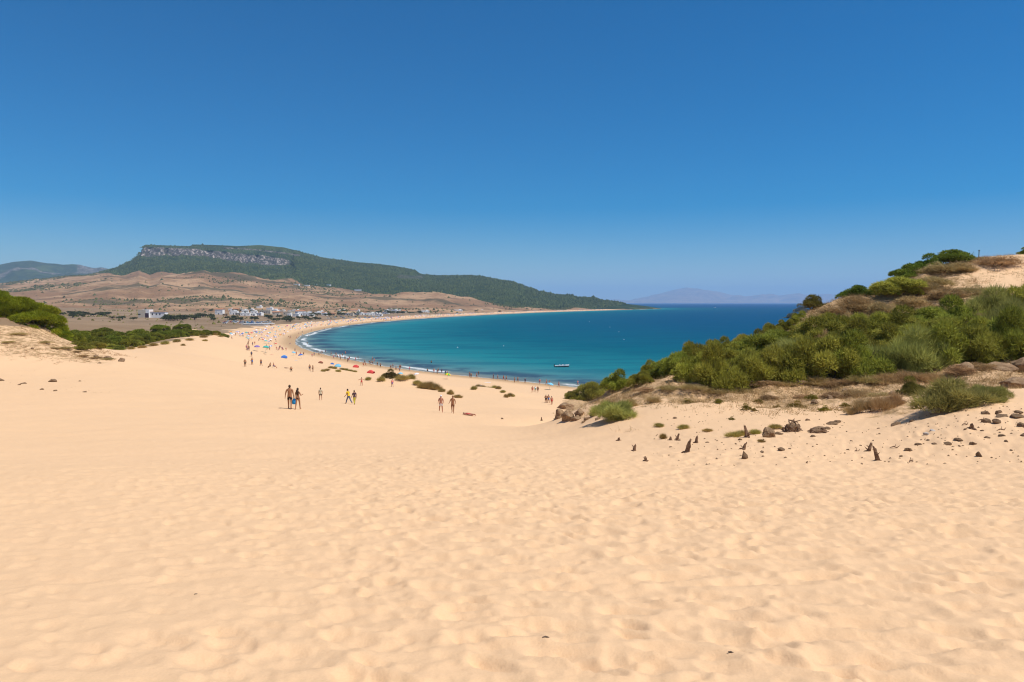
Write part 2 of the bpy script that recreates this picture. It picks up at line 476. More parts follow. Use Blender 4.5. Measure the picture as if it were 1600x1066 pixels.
CP = []
def cp(px, py, D): CP.append(tuple(pt(px, py, D)))
for p in [(0, 0, 25.4), (-15, 0, 25.6), (15, 0, 25.6), (0, -8, 26.4), (-20, -8, 26.6), (20, -8, 26.9)]: CP.append(p)
for px in (-300, 0, 400, 800, 1200, 1600, 1900):
    cp(px, 1066, 3.9); cp(px, 900, 6.75); cp(px, 800, 10.9)
for a in [(-200, 742, 15), (100, 744, 15), (300, 743, 16), (450, 743, 16.5), (600, 745, 17), (800, 745, 17), (1000, 745, 17), (1200, 745, 17), (1400, 745, 17), (1600, 745, 16), (1900, 745, 15),
          (100, 712, 26), (100, 680, 36), (100, 640, 50), (100, 603, 68), (100, 577, 85), (-200, 680, 34), (-200, 620, 55), (-200, 560, 80), (-200, 490, 105), (-200, 470, 130),
          (0, 562, 87), (0, 530, 96), (60, 535, 96), (130, 556, 95), (190, 564, 94), (0, 507, 104), (60, 524, 103), (0, 500, 120), (80, 522, 118), (120, 545, 125), (0, 500, 160),
          (200, 556, 150), (160, 546, 185), (230, 545, 205), (300, 712, 26), (300, 690, 32), (300, 640, 52), (300, 600, 80), (300, 577, 110), (300, 556, 160), (300, 541, 205), (300, 530, 245), (200, 535, 250),
          (350, 523, 325), (400, 516, 430), (383, 574, 205), (450, 690, 34), (450, 640, 53), (450, 612, 108), (450, 590, 150), (450, 575, 190), (450, 560, 240), (450, 546, 305), (430, 528, 420),
          (500, 625, 96), (545, 631, 94), (600, 690, 35), (600, 652, 57), (600, 630, 92), (600, 612, 130), (600, 601, 165), (600, 589, 215), (520, 578, 215),
          (700, 690, 35), (700, 665, 60), (700, 645, 92), (700, 626, 125), (700, 613, 155), (700, 600, 200), (800, 690, 35), (800, 665, 60), (800, 645, 95), (800, 630, 125), (800, 616, 165), (800, 605, 200),
          (850, 656, 70), (850, 640, 100), (850, 625, 155), (870, 612, 200), (900, 690, 34), (900, 664, 47), (870, 657, 52),
          (1000, 690, 30), (1000, 662, 37), (1000, 632, 43), (1000, 606, 50), (1000, 598, 55), (940, 642, 46), (935, 620, 52), (900, 640, 50), (1100, 700, 24), (1100, 642, 39), (1100, 604, 46), (1100, 575, 53), (1100, 560, 58),
          (1200, 700, 23), (1200, 662, 32), (1200, 640, 38), (1200, 620, 43), (1200, 600, 47), (1200, 562, 54), (1200, 535, 62), (1300, 640, 37), (1300, 600, 45), (1300, 562, 51), (1300, 520, 60), (1295, 475, 71),
          (1400, 700, 23), (1400, 662, 29), (1400, 640, 34), (1400, 602, 42), (1400, 562, 50), (1400, 522, 58), (1400, 482, 66), (1400, 448, 74), (1405, 437, 80),
          (1500, 700, 22), (1500, 655, 26), (1500, 622, 30), (1500, 612, 32), (1500, 605, 38), (1500, 570, 46), (1500, 520, 56), (1500, 470, 66), (1500, 430, 75), (1500, 408, 83),
          (1600, 700, 21), (1600, 652, 26), (1600, 612, 31), (1600, 602, 38), (1600, 562, 46), (1600, 520, 54), (1600, 470, 64), (1600, 430, 74), (1600, 402, 82),
          (1850, 690, 19), (1850, 600, 30), (1850, 520, 50), (1850, 430, 70), (1850, 390, 82)]: cp(*a)
for px, D, z in [(890, 66, 13.5), (930, 68, 15), (1000, 72, 15), (1100, 80, 17), (1200, 88, 19), (1300, 96, 22), (1400, 105, 25), (1500, 112, 27.5), (1600, 115, 28), (1850, 115, 29),
                 (930, 120, 7), (1050, 130, 8), (1200, 140, 9), (1400, 150, 12), (1700, 160, 14), (950, 185, 2), (1200, 190, 2), (1600, 200, 2)]:
    CP.append(((px - CX) / F * D, D, z))
CP = np.array(CP)

def warp(x, y):
    w = np.maximum(y + 25.0, 6.0)
    return np.clip(x / w, -6, 6) * 2.2, np.log(w) * 1.6

def _tps(r2): return np.where(r2 > 1e-12, r2 * np.log(r2 + 1e-12), 0.0)
_a, _l = warp(CP[:, 0], CP[:, 1])
_n = len(CP)
_K = _tps((_a[:, None] - _a[None]) ** 2 + (_l[:, None] - _l[None]) ** 2) + np.eye(_n) * 0.004
_P = np.stack([np.ones(_n), _a, _l], 1)
_A = np.block([[_K, _P], [_P.T, np.zeros((3, 3))]])
_W = np.linalg.solve(_A, np.concatenate([CP[:, 2], np.zeros(3)]))

def rbf(x, y):
    a, l = warp(x, y); s = _W[_n] + _W[_n + 1] * a + _W[_n + 2] * l
    for i in range(_n): s = s + _W[i] * _tps((a - _a[i]) ** 2 + (l - _l[i]) ** 2)
    return s

def plain_z(s):
    return np.where(s > 0, 2.4 * (1 - np.exp(-np.maximum(s, 0) / 22.0)) + .02 * np.minimum(np.maximum(s - 60, 0), 900), np.maximum(.035 * s, -3.0))

def G(x, y, s=None):
    """smooth ground height"""
    x = np.asarray(x, float); y = np.asarray(y, float)
    if s is None: s = shore_dist(x, y)
    near = np.clip(rbf(x, np.minimum(y, 640.0)), -2, 45)
    pl = plain_z(s)
    w = sstep(4, 60, s) * (1 - sstep(300, 600, y)) 
    return pl * (1 - w) + near * w

def g1(x, y): return float(G(np.array([x]), np.array([y]))[0])

_ys = np.concatenate([np.arange(2.5, 60, .1), np.arange(60, 300, .4), np.arange(300, 3200, 4)])
def hit(px, py):
    """first place on the ground seen at a photo pixel"""
    u = (px - CX) / F; v = (CY - py) / F
    dy = math.cos(PITCH) + v * math.sin(PITCH); dz = -math.sin(PITCH) + v * math.cos(PITCH)
    X = u / dy * _ys; Z = CAM_Z + dz / dy * _ys
    g = G(X, _ys)
    k = np.nonzero(Z < g)[0]
    i = int(k[0]) if len(k) else int(np.argmin(np.where(_ys < 300, Z - g, 1e9)))
    return Vector((float(X[i]), float(_ys[i]), float(g[i])))

# footprint relief, a seamless tile of trampled sand
def trample_tile(size_m, res, n, seed):
    r = np.random.default_rng(seed); S = int(size_m / res); T = np.zeros((S, S), np.float32)
    for _ in range(n):
        cx, cy = r.uniform(0, S, 2); ang = r.normal(-.5, .32)
        a = r.uniform(.12, .36) / res; bb = a * r.uniform(.34, .66); dep = r.uniform(.022, .055)
        R = int(a * 2.1); yy, xx = np.mgrid[-R:R + 1, -R:R + 1].astype(np.float32)
        xr = xx * math.cos(ang) + yy * math.sin(ang); yr = -xx * math.sin(ang) + yy * math.cos(ang)
        xr = xr + .35 * (yr / bb) ** 2 * bb * r.normal(0, .5)
        q = np.sqrt((xr / a) ** 2 + (yr / bb) ** 2)
        sh = -np.clip(1 - q ** 4.5, 0, 1) * dep * (1 - .8 * np.clip((xx * .92 - yy * .25) / a, -1, 1)) + np.exp(-((q - 1.15) / .25) ** 2) * dep * .30
        iy = (int(cy) + np.arange(-R, R + 1)) % S; ix = (int(cx) + np.arange(-R, R + 1)) % S
        sub = T[np.ix_(iy, ix)]
        k = np.clip(1.15 - q, 0, 1) ** .5
        T[np.ix_(iy, ix)] = sub * (1 - .75 * k) + sh
    for _ in range(1):
        T = (T + np.roll(T, 1, 0) + np.roll(T, -1, 0) + np.roll(T, 1, 1) + np.roll(T, -1, 1)) / 5
    return T
TA = trample_tile(20.0, .02, 4300, 3); TB = trample_tile(13.7, .02, 2600, 5)
def samp(T, x, y, res=.02):
    S = T.shape[0]; fx = (x / res) % S; fy = (y / res) % S
    ix = fx.astype(int) % S; iy = fy.astype(int) % S; tx = fx - np.floor(fx); ty = fy - np.floor(fy)
    jx = (ix + 1) % S; jy = (iy + 1) % S
    return (T[iy, ix] * (1 - tx) + T[iy, jx] * tx) * (1 - ty) + (T[jy, ix] * (1 - tx) + T[jy, jx] * tx) * ty

TOE_PX = [870, 1000, 1150, 1250, 1350, 1430, 1500, 1600, 1900]
TOE_D = [50.5, 41, 40, 38.5, 36, 33.5, 34, 34, 33]
SANDMAX_PX = [-400, 0, 60, 100, 150, 200, 300, 340, 380, 420, 470]
SANDMAX_D = [96, 103, 108, 118, 178, 208, 245, 310, 420, 560, 700]
def masks(x, y, s):
    yy = np.maximum(y, 1.0); px = CX + F * x / yy
    n = fbm(x * .05, y * .05, 4, 31) - .5
    md = np.interp(px, SANDMAX_PX, SANDMAX_D) * (1 + n * .25)
    sand = np.maximum(sstep(1.06, .94, y / md), sstep(74, 56, s + n * 46))
    sand = np.where(y < 60, 1.0, sand)
    toe = np.interp(px, TOE_PX, TOE_D)
    nn = fbm(x * .22, y * .22, 4, 44) - .5
    soil = sstep(-4.5, 5.0, y - toe + nn * 12) * sstep(862, 900, px) * sstep(210, 150, y)
    soil *= 1 - .75 * sstep(1440, 1560, px) * sstep(62, 72, y)
    lb = sstep(225, 120, px) * sstep(86, 95, y + nn * 10) * sstep(140, 118, y) * .62
    soil = np.maximum(soil, lb)
    return sand, soil

# ------------------------------------------------------------------ ground sheet
OY = -3.0
th = np.concatenate([np.linspace(-100, -40, 40)[:-1], np.arange(-40, 40.01, .11), np.linspace(40, 100, 40)[1:]]) * math.pi / 180
def geo(a, b, st): return np.exp(np.arange(math.log(a), math.log(b), st))
rr_ = np.concatenate([geo(1.2, 4, .04), geo(4, 26, .0062), geo(26, 120, .009), geo(120, 5200, .016), [5300.0]])
TH, RR = np.meshgrid(th, rr_)
gx = RR * np.sin(TH); gy = OY + RR * np.cos(TH)
gs = shore_dist(gx, gy)
gz = G(gx, gy, gs)
g_sand, g_soil = masks(gx, gy, gs)
# real relief of the sand: footprints near, softer hummocks further down, rough slope under the scrub
foot = samp(TA, gx, gy) * 1.0 + samp(TB, gx * .94 + gy * .34 + 3, -gx * .34 + gy * .94) * .4 + samp(TA, gx * 2.3 + 5, gy * 2.3) * .26 * (1 - sstep(12, 26, gy))
calm = sstep(-.62, .05, gx / np.maximum(gy + 1.5, .5)) * .52 + .40          # the left of the slope is blown smoother
calm = calm * (.55 + .9 * fbm(gx * .16, gy * .16, 3, 9))
fade = sstep(-4, 0, gy) * (1 - .72 * sstep(14, 40, gy)) * (1 - sstep(90, 160, gy))
gz = gz + foot * calm * fade * (1 - g_soil * .8) * 1.0
rip = np.sin((gx * .55 + gy * .83) * 7.5 + 3.0 * fbm(gx * .6, gy * .6, 3, 4)) * fbm(gx * .3, gy * .3, 3, 8)
gz = gz + rip * .006 * (1 - sstep(8, 22, gy))
wa = sstep(6, 20, gy) * (1 - sstep(200, 380, gy)) * sstep(10, 60, gs)
gz = gz + (fbm(gx * .12, gy * .2, 4, 12) - .5) * .35 * wa + (fbm(gx * .6, gy * .9, 3, 13) - .5) * .08 * wa
gz = gz + g_soil * ((fbm(gx * .35, gy * .35, 5, 21) - .5) * 1.1 + (fbm(gx * 1.6, gy * 1.6, 3, 22) - .5) * .28)
# sand hummocks behind the beach, held by the marram
def hummock(px, py, rx, ry, h):
    global gz
    p = hit(px, py); gz = gz + h * np.exp(-((gx - p.x) / rx) ** 2 - ((gy - p.y) / ry) ** 2)
for a in [(610, 600, 7, 4, 1.0), (640, 603, 6, 4, .9), (675, 607, 8, 4, 1.0), (758, 611, 7, 4, .9), (785, 615, 6, 3, .7), (530, 580, 9, 5, .6)]: hummock(*a)
plainw = 1 - g_sand
gz = gz + plainw * (fbm(gx * .01, gy * .01, 4, 51) - .5) * 3.0 * sstep(60, 200, gs)
nr, nc = gx.shape
vid = np.arange(nr * nc).reshape(nr, nc)
gf = np.stack([vid[:-1, :-1], vid[:-1, 1:], vid[1:, 1:], vid[1:, :-1]], -1).reshape(-1, 4)
cullr = (gs[:-1, :-1] > -120).ravel() | (gy[:-1, :-1] < 400).ravel()
gf = gf[cullr][:, ::-1]
ground_me = mesh_np('ground', np.stack([gx, gy, gz], -1).reshape(-1, 3), gf, [M['ground']], smooth=True,
                    attrs={'sand': g_sand.ravel(), 'soil': g_soil.ravel(), 'shore': gs.ravel()})
ground = link('ground', ground_me); ground['kind'] = 'structure'
_thv, _rv = th, rr_
def GZ(x, y):
    """height of the finished ground sheet (bilinear in its own grid)"""
    r = math.hypot(x, y - OY); a = math.atan2(x, y - OY)
    i = min(max(int(np.searchsorted(_rv, r)) - 1, 0), nr - 2); j = min(max(int(np.searchsorted(_thv, a)) - 1, 0), nc - 2)
    t = min(max((r - _rv[i]) / (_rv[i + 1] - _rv[i]), 0), 1); u = min(max((a - _thv[j]) / (_thv[j + 1] - _thv[j]), 0), 1)
    return float((gz[i, j] * (1 - u) + gz[i, j + 1] * u) * (1 - t) + (gz[i + 1, j] * (1 - u) + gz[i + 1, j + 1] * u) * t)
def place(px, py):
    p = hit(px, py); p.z = GZ(p.x, p.y); return p
def scale_at(p): return p.y / F            # metres per photo pixel at that depth

# ------------------------------------------------------------------ sea
ths = np.concatenate([np.linspace(-30, 42, 420), np.linspace(42, 95, 60)[1:]]) * math.pi / 180
rs = np.concatenate([geo(140, 1200, .0085), geo(1200, 3600, .02), geo(3600, 44000, .06), [44000.0]])
TS, RS = np.meshgrid(ths, rs)
sx = RS * np.sin(TS); sy = RS * np.cos(TS); ss = -shore_dist(sx, sy)
nr2, nc2 = sx.shape; vid = np.arange(nr2 * nc2).reshape(nr2, nc2)
sf = np.stack([vid[:-1, :-1], vid[1:, :-1], vid[1:, 1:], vid[:-1, 1:]], -1).reshape(-1, 4)
keep = (np.maximum.reduce([ss[:-1, :-1], ss[1:, :-1], ss[1:, 1:], ss[:-1, 1:]]) > -60).ravel()
sea = link('sea', mesh_np('sea', np.stack([sx, sy, np.zeros_like(sx)], -1).reshape(-1, 3), sf[keep][:, ::-1], [M['sea']], smooth=True, attrs={'shore': ss.ravel()}))
sea['kind'] = 'structure'

# ------------------------------------------------------------------ mountains
RIDGE = [(-600, 452), (-200, 449), (0, 445), (25, 441), (62, 437), (100, 432), (140, 430.5), (160, 425), (180, 421), (189, 417), (211, 406), (222, 398), (227, 386.5), (235, 383), (274, 384), (299, 385), (305, 382.5), (336, 383), (374, 385), (408, 383), (446, 387), (477, 395), (508, 403), (555, 409), (586, 412), (617, 415), (649, 421.5), (658, 428), (680, 430), (735, 430), (760, 433), (800, 440), (840, 455), (865, 460), (894, 460.5), (898, 464), (927, 464.5), (942, 469), (980, 475), (1015, 479.3), (1034, 482.5)]
BOUND = [(-600, 449), (0, 444), (100, 434), (172, 424), (199, 427), (220, 422), (236, 428), (252, 423.5), (283, 426), (320, 426), (332, 431), (367, 432), (414, 443), (446, 445), (492, 450), (555, 454), (602, 462), (680, 465), (735, 470), (790, 477), (850, 481.5), (930, 483), (1034, 482.6)]
pxs = np.concatenate([np.arange(-600, 0, 6), np.arange(0, 1035, 1.8)])
rid = np.interp(pxs, *zip(*RIDGE)); bnd = np.interp(pxs, *zip(*BOUND))
Dr = np.interp(pxs, [-600, 150, 230, 500, 700, 880, 985, 1034], [3600, 3800, 4200, 4200, 3800, 3200, 2950, 3080])
Db = np.interp(pxs, [-600, 100, 230, 500, 700, 850, 985, 1034], [3300, 3400, 3000, 2700, 2450, 2380, 2700, 3060])
D0 = np.interp(pxs, [-600, 300, 500, 640, 780, 850, 930, 985, 1034], [1250, 1250, 1250, 1420, 1760, 2040, 2420, 2640, 3040])
tt = np.concatenate([np.linspace(0, 1, 64)[:-1], 1 + np.linspace(0, 1, 90)[:-1], np.linspace(2, 3, 14)])
mx = np.zeros((len(tt), len(pxs))); my = mx.copy(); mz = mx.copy(); mg = mx.copy(); mr = mx.copy()
CL_TOP = ([222, 230, 300, 340, 380, 420, 445, 462], [386.5, 385, 390, 394, 398, 401, 405, 410.5]); CL_BOT = ([222, 230, 300, 340, 380, 420, 445, 462], [400, 401, 402, 406, 412, 414, 414, 412])
for j, px in enumerate(pxs):
    k = (px - CX) / F
    z0 = float(plain_z(shore_dist(np.array([k * D0[j]]), np.array([D0[j]])))[0]) - 2.5
    zb = z_of_row(bnd[j], Db[j]); zr = z_of_row(rid[j], Dr[j])
    a = np.clip(tt, 0, 1); D = D0[j] + (Db[j] - D0[j]) * a
    z = z0 + (zb - z0) * (a ** 1.18)
    b = np.clip(tt - 1, 0, 1)
    D = np.where(tt > 1, Db[j] + (Dr[j] - Db[j]) * b, D)
    zz = zb + (zr - zb) * (b * .75 + .25 * b * b * (3 - 2 * b))
    if 222 <= px <= 462:                                   # limestone cliff: a real step in the slope
        ct = np.interp(px, *CL_TOP); cb = np.interp(px, *CL_BOT)
        ct += 2.2 * (vnoise(np.array([px * .09]), np.array([1.0]), 3)[0] - .5); cb += 3 * (vnoise(np.array([px * .11]), np.array([5.0]), 3)[0] - .5)
        ct = max(ct, rid[j] + 1.0)
        Dc = Db[j] + (Dr[j] - Db[j]) * .80
        zcb = z_of_row(cb, Dc); zct = z_of_row(ct, Dc + 45)
        zz = np.where(b < .80, zb + (zcb - zb) * (b / .80), np.where(b < .84, zcb + (zct - zcb) * np.clip((b - .80) / .038, 0, 1), zct + (zr - zct) * np.clip((b - .84) / .16, 0, 1)))
        mr[:, j] = np.where((b > .795) & (b < .85), 1.0, 0) * np.interp(px, [222, 430, 462], [1, 1, .3]) * (.72 + .5 * vnoise(np.array([px * .06]), np.array([9.0]), 8)[0])
    z = np.where(tt > 1, zz, z)
    e = np.clip(tt - 2, 0, 1)
    D = np.where(tt > 2, Dr[j] + 1600 * e, D); z = np.where(tt > 2, zr + (z0 - zr) * sstep(0, 1, e) - 4 * sstep(0, .08, e), z)
    mx[:, j] = k * D; my[:, j] = D; mz[:, j] = z
    rows = HOR - (z - CAM_Z) / D * F
    mg[:, j] = sstep(-2.5, 2.5, (bnd[j] - rows)) if px > 150 else np.where(rows < bnd[j], .3, .12)
    if 350 < px < 470: mr[:, j] = np.maximum(mr[:, j], .75 * sstep(3, 0, np.abs(rows - np.interp(px, [350, 400, 465], [388.5, 391, 399]))))
    if 620 < px < 662: mr[:, j] = np.maximum(mr[:, j], .52 * sstep(8, 2, np.abs(rows - 433)))
inner = np.interp(tt, [0, .08, .9, 1.6, 1.95, 2, 3], [0, 1, 1, 1, .35, .18, 1])[:, None]
edge = np.interp(pxs, [-600, 800, 980, 1034], [1, 1, .25, 0])[None]
gul = (fbm(mx * .0035, my * .0018, 5, 61) - .5) * 105 * np.interp(tt, [0, .3, .9, 1.5, 2, 3], [.1, .3, .7, .55, .3, 1])[:, None]
mz += (gul + (fbm(mx * .012, my * .012, 4, 62) - .5) * 14) * inner * edge * np.where(mr > .5, .35, 1)
crag = (vnoise(mx * .05, my * .003, 70) - .5) * 60 * (mr > .5)
my = my + crag
mg = np.clip(mg, 0, 1)
nr3, nc3 = mx.shape; vid = np.arange(nr3 * nc3).reshape(nr3, nc3)
mf = np.stack([vid[:-1, :-1], vid[:-1, 1:], vid[1:, 1:], vid[1:, :-1]], -1).reshape(-1, 4)
mountain = link('mountain', mesh_np('mountain', np.stack([mx, my, mz], -1).reshape(-1, 3), mf, [M['mountain']], smooth=True, attrs={'green': mg.ravel(), 'rock': mr.ravel()}))
mountain['kind'] = 'structure'

def far_range(name, sky_line, D, depth, step, base_z, rockc, greenv, seed, rough):
    a = np.array(sky_line); P = np.arange(a[0, 0], a[-1, 0] + .1, step); R = np.interp(P, a[:, 0], a[:, 1])
    t = np.linspace(0, 2, 70)
    X = np.zeros((len(t), len(P))); Y = X.copy(); Z = X.copy()
    for j, px in enumerate(P):
        k = (px - CX) / F; zr = z_of_row(R[j], D)
        d = D + (t - 1) * depth; w = 1 - np.abs(t - 1)
        X[:, j] = k * d; Y[:, j] = d; Z[:, j] = base_z + (zr - base_z) * (w ** .8)
    w = np.clip((1 - np.abs(t - 1))[:, None] * 3, 0, 1) * np.clip(np.abs(t - 1)[:, None] * 5, .12, 1)
    Z += (fbm(X / depth * 5, Y / depth * 5, 5, seed) - .5) * rough * w
    vid = np.arange(X.size).reshape(X.shape)
    fcs = np.stack([vid[:-1, :-1], vid[:-1, 1:], vid[1:, 1:], vid[1:, :-1]], -1).reshape(-1, 4)
    rk = sstep(.5, .62, fbm(X / depth * 7, Y / depth * 7, 4, seed + 5)) * rockc
    o = link(name, mesh_np(name, np.stack([X, Y, Z], -1).reshape(-1, 3), fcs, [M['mountain']], smooth=True, attrs={'green': np.full(X.size, greenv), 'rock': rk.ravel()}))
    o['kind'] = 'structure'
    return o
far_range('mountain_range', [(-700, 430), (-400, 412), (-150, 420), (0, 414), (25, 409), (52, 407), (75, 411), (100, 417), (120, 415), (135, 416), (150, 419), (162, 418), (176, 421), (230, 430), (300, 440)], 8600, 2600, 3, 20, .8, .72, 80, 220)
far_range('far_coast', [(930, 473), (975, 471), (1005, 465), (1030, 461), (1050, 453.5), (1070, 449.5), (1085, 451), (1100, 453.5), (1120, 455), (1140, 460), (1165, 463), (1190, 461), (1215, 464), (1245, 460), (1300, 462), (1500, 466), (1700, 473)], 33000, 6000, 3, -5, .3, .42, 90, 500)

# ------------------------------------------------------------------ plants: blade soups spread through a crown's volume
def blades(P, Dn, L, W, tone, r):
    """one thin triangle per blade: base P, direction Dn, length L, width W"""
    n = len(P); side = np.cross(Dn, r.normal(size=(n, 3))); side /= np.linalg.norm(side, axis=1, keepdims=True) + 1e-9
    a = P - side * W[:, None] / 2; b = P + side * W[:, None] / 2; c = P + Dn * L[:, None]
    V = np.stack([a, b, c], 1).reshape(-1, 3); Fc = np.arange(3 * n).reshape(-1, 3)
    return V, Fc, np.repeat(tone, 3)

def unit(v): return v / (np.linalg.norm(v, axis=1, keepdims=True) + 1e-9)

def crown_blades(lumps, n, L, W, up, seed, shell=.55, flat_bottom=None, jitter=.45):
    """lumps: (cx,cy,cz,rx,ry,rz); blades in the outer shell of every lump"""
    r = np.random.default_rng(seed); lumps = np.array(lumps, float)
    area = (lumps[:, 3] * lumps[:, 4] * lumps[:, 5]) ** (2 / 3); area /= area.sum()
    k = r.choice(len(lumps), n, p=area); l = lumps[k]
    d = unit(r.normal(size=(n, 3))); d[:, 2] = np.where(d[:, 2] < -.25, -d[:, 2], d[:, 2])
    rad = shell + (1 - shell) * r.random(n) ** .7
    P = l[:, :3] + d * l[:, 3:] * rad[:, None]
    dn = unit(d * l[:, 3:][:, [0, 1, 2]] / l[:, 3:].max(1, keepdims=True) + np.array((0, 0, up)) + r.normal(size=(n, 3)) * jitter)
    lt = r.random(len(lumps))
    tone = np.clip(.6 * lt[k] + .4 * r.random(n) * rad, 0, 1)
    if flat_bottom is not None: P[:, 2] = np.maximum(P[:, 2], flat_bottom)
    return blades(P, dn, L * (.6 + .8 * r.random(n)), W * (.7 + .6 * r.random(n)), tone, r)

def stems_mesh(name, n, h, spread, rad, seed, mat, z0=-.25):
    r = random.Random(seed); b = MB()
    for k in range(n):
        a = r.uniform(0, 6.28); s = r.uniform(.25, 1) * spread
        p0 = Vector((math.cos(a) * s * .15, math.sin(a) * s * .15, z0)); p2 = Vector((math.cos(a) * s, math.sin(a) * s, h * r.uniform(.6, 1)))
        p1 = (p0 + p2) / 2 + Vector((r.uniform(-.2, .2) * spread, r.uniform(-.2, .2) * spread, h * .05))
        b.tube([p0, p1, p2], [rad, rad * .65, rad * .2], 5)
    return b.mesh(name, [mat])

def bush_kind(kind, seed):
    """foliage + stems for a bush one metre wide and about 0.6 m tall (scaled when placed)"""
    r = random.Random(seed)
    lumps = []
    K = r.randint(17, 23)
    for _ in range(K):
        a = r.uniform(0, 6.28); q = r.random() ** .55 * .40
        rr = r.uniform(.09, .18); zz = r.uniform(.02, .46) * (1 - (q / .46) ** 2) + .02
        lumps.append((math.cos(a) * q, math.sin(a) * q, zz, rr * r.uniform(.9, 1.3), rr * r.uniform(.9, 1.3), rr * r.uniform(.8, 1.15)))
    lumps.append((0, 0, .12, .30, .30, .26))
    par = {'broom': (12000, .062, .0145, .4), 'bluebroom': (8500, .12, .010, .6), 'lentisk': (7500, .05, .024, .2), 'juniper': (7000, .07, .014, .5),
           'dryscrub': (3400, .13, .0125, .5), 'marram': (2600, .36, .010, 1.5), 'cushion': (3200, .055, .017, .7), 'drygrass': (2400, .26, .010, 1.3)}[kind]
    n, L, W, up = par
    V, Fc, tone = crown_blades(lumps, n, L, W, up, seed, .6, 0.0, .6)
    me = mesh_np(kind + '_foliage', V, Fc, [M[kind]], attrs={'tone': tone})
    st = stems_mesh(kind + '_stems', 9, .4, .3, .012, seed, M['bark'], -.12) if kind not in ('marram', 'cushion', 'drygrass') else None
    return me, st
BUSH = {}
for kind, nv in (('broom', 5), ('bluebroom', 2), ('lentisk', 2), ('juniper', 2), ('dryscrub', 3), ('marram', 3), ('cushion', 2), ('drygrass', 3)):
    BUSH[kind] = [bush_kind(kind, 100 + 13 * k + len(kind) * 7) for k in range(nv)]
_bi = 0
KNAME = {'broom': 'broom_bush', 'bluebroom': 'broom_bush', 'lentisk': 'mastic_bush', 'juniper': 'dark_shrub', 'dryscrub': 'dry_shrub', 'marram': 'grass_tuft', 'cushion': 'cushion_plant', 'drygrass': 'dry_grass_tuft'}
def bush(kind, px, py, w, h, label, group=None, p=None, cat='bush', sink=.06):
    """a bush whose foot is at pixel (px,py), w by h photo pixels large at its own depth"""
    global _bi
    p = place(px, py) if p is None else p
    k = scale_at(p); me, st = BUSH[kind][_bi % len(BUSH[kind])]; _bi += 1
    W = w * k / 1.05; H = h * k / .62
    e = empty(KNAME[kind], (p.x, p.y, p.z - sink * H), random.uniform(0, 6.28), (W, W, H))
    link('foliage', me, e)
    if st: link('stems', st, e)
    tag(e, label, cat, group)
    return e

GB = 'broom bushes on the dune hill'
LB = 'feathery olive green broom bush in the thicket on the dune hill'
single = {
    (896, 624, 34, 18): 'small yellowish bush at the seaward end of the thicket, above the rock ledge',
    (925, 626, 62, 38): 'rounded green bush just above the sandstone ledge at the foot of the hill',
    (962, 612, 56, 36): 'bushy green shrub second up from the sandstone ledge, against the sea',
    (1002, 606, 46, 28): 'green bush between the ledge bushes and the tall thicket',
    (1034, 590, 62, 36): 'loose green bush with the sea behind it at the low end of the thicket',
    (1088, 598, 88, 58): 'large dense broom bush casting a dark shadow on the slope, thicket front',
}
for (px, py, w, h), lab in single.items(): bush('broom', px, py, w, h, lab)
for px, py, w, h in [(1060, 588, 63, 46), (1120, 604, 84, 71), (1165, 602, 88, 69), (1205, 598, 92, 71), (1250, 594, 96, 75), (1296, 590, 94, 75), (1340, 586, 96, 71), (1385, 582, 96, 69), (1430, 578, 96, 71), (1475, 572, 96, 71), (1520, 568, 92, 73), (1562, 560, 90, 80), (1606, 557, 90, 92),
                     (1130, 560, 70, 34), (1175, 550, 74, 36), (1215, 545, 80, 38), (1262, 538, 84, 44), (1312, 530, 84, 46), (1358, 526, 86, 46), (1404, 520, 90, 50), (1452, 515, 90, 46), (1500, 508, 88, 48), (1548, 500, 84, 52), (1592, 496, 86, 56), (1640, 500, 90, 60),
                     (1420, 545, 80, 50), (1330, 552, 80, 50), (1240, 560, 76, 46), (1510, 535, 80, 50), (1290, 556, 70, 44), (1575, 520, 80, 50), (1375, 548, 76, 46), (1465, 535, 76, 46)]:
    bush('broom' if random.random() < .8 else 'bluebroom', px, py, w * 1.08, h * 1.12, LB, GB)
SKY_PX = [895, 915, 935, 950, 965, 985, 1000, 1015, 1040, 1060, 1085, 1110, 1135, 1160, 1180, 1200, 1225, 1250, 1270]
SKY_ROW = [612, 600, 592, 581, 578, 582, 572, 561, 556, 546, 530, 526, 521, 517, 512, 505, 496, 486, 476]
for px in [990, 1016, 1042, 1066, 1090, 1114, 1138, 1162, 1184, 1206, 1228, 1248]:       # the thicket's skyline against the sea
    D = float(np.interp(px, [890, 950, 1000, 1050, 1100, 1150, 1200, 1250, 1290], [53, 55, 57, 58, 60, 61, 64, 67, 70])) + random.uniform(-1, 1)
    x = (px - CX) / F * D; z = GZ(x, D); top = z_of_row(np.interp(px, SKY_PX, SKY_ROW) + random.uniform(-3, 3), D) - z
    if top > .5: bush('broom', 0, 0, max(34, top * F / D * 1.35), top * F / D * 1.08, 'green broom bush on the thicket skyline with the sea behind it', 'bushes on the thicket skyline', p=Vector((x, D, z)))
bush('bluebroom', 965, 655, 84, 42, 'sprawling grey green broom on bare sand beside the sandstone ledge')
bush('bluebroom', 1492, 634, 128, 54, 'wide pale green feathery broom behind the smooth sand crest')
bush('bluebroom', 1545, 622, 70, 34, 'low pale green broom beside the wide feathery one on the sand crest')
bush('juniper', 1424, 618, 50, 32, 'dark yellow green shrub beside the wide pale feathery broom')
bush('lentisk', 1335, 464, 62, 27, 'round glossy dark green bush alone on the hill skyline')
bush('broom', 1402, 466, 92, 36, 'olive bush just below the skyline beside the glossy round bush')
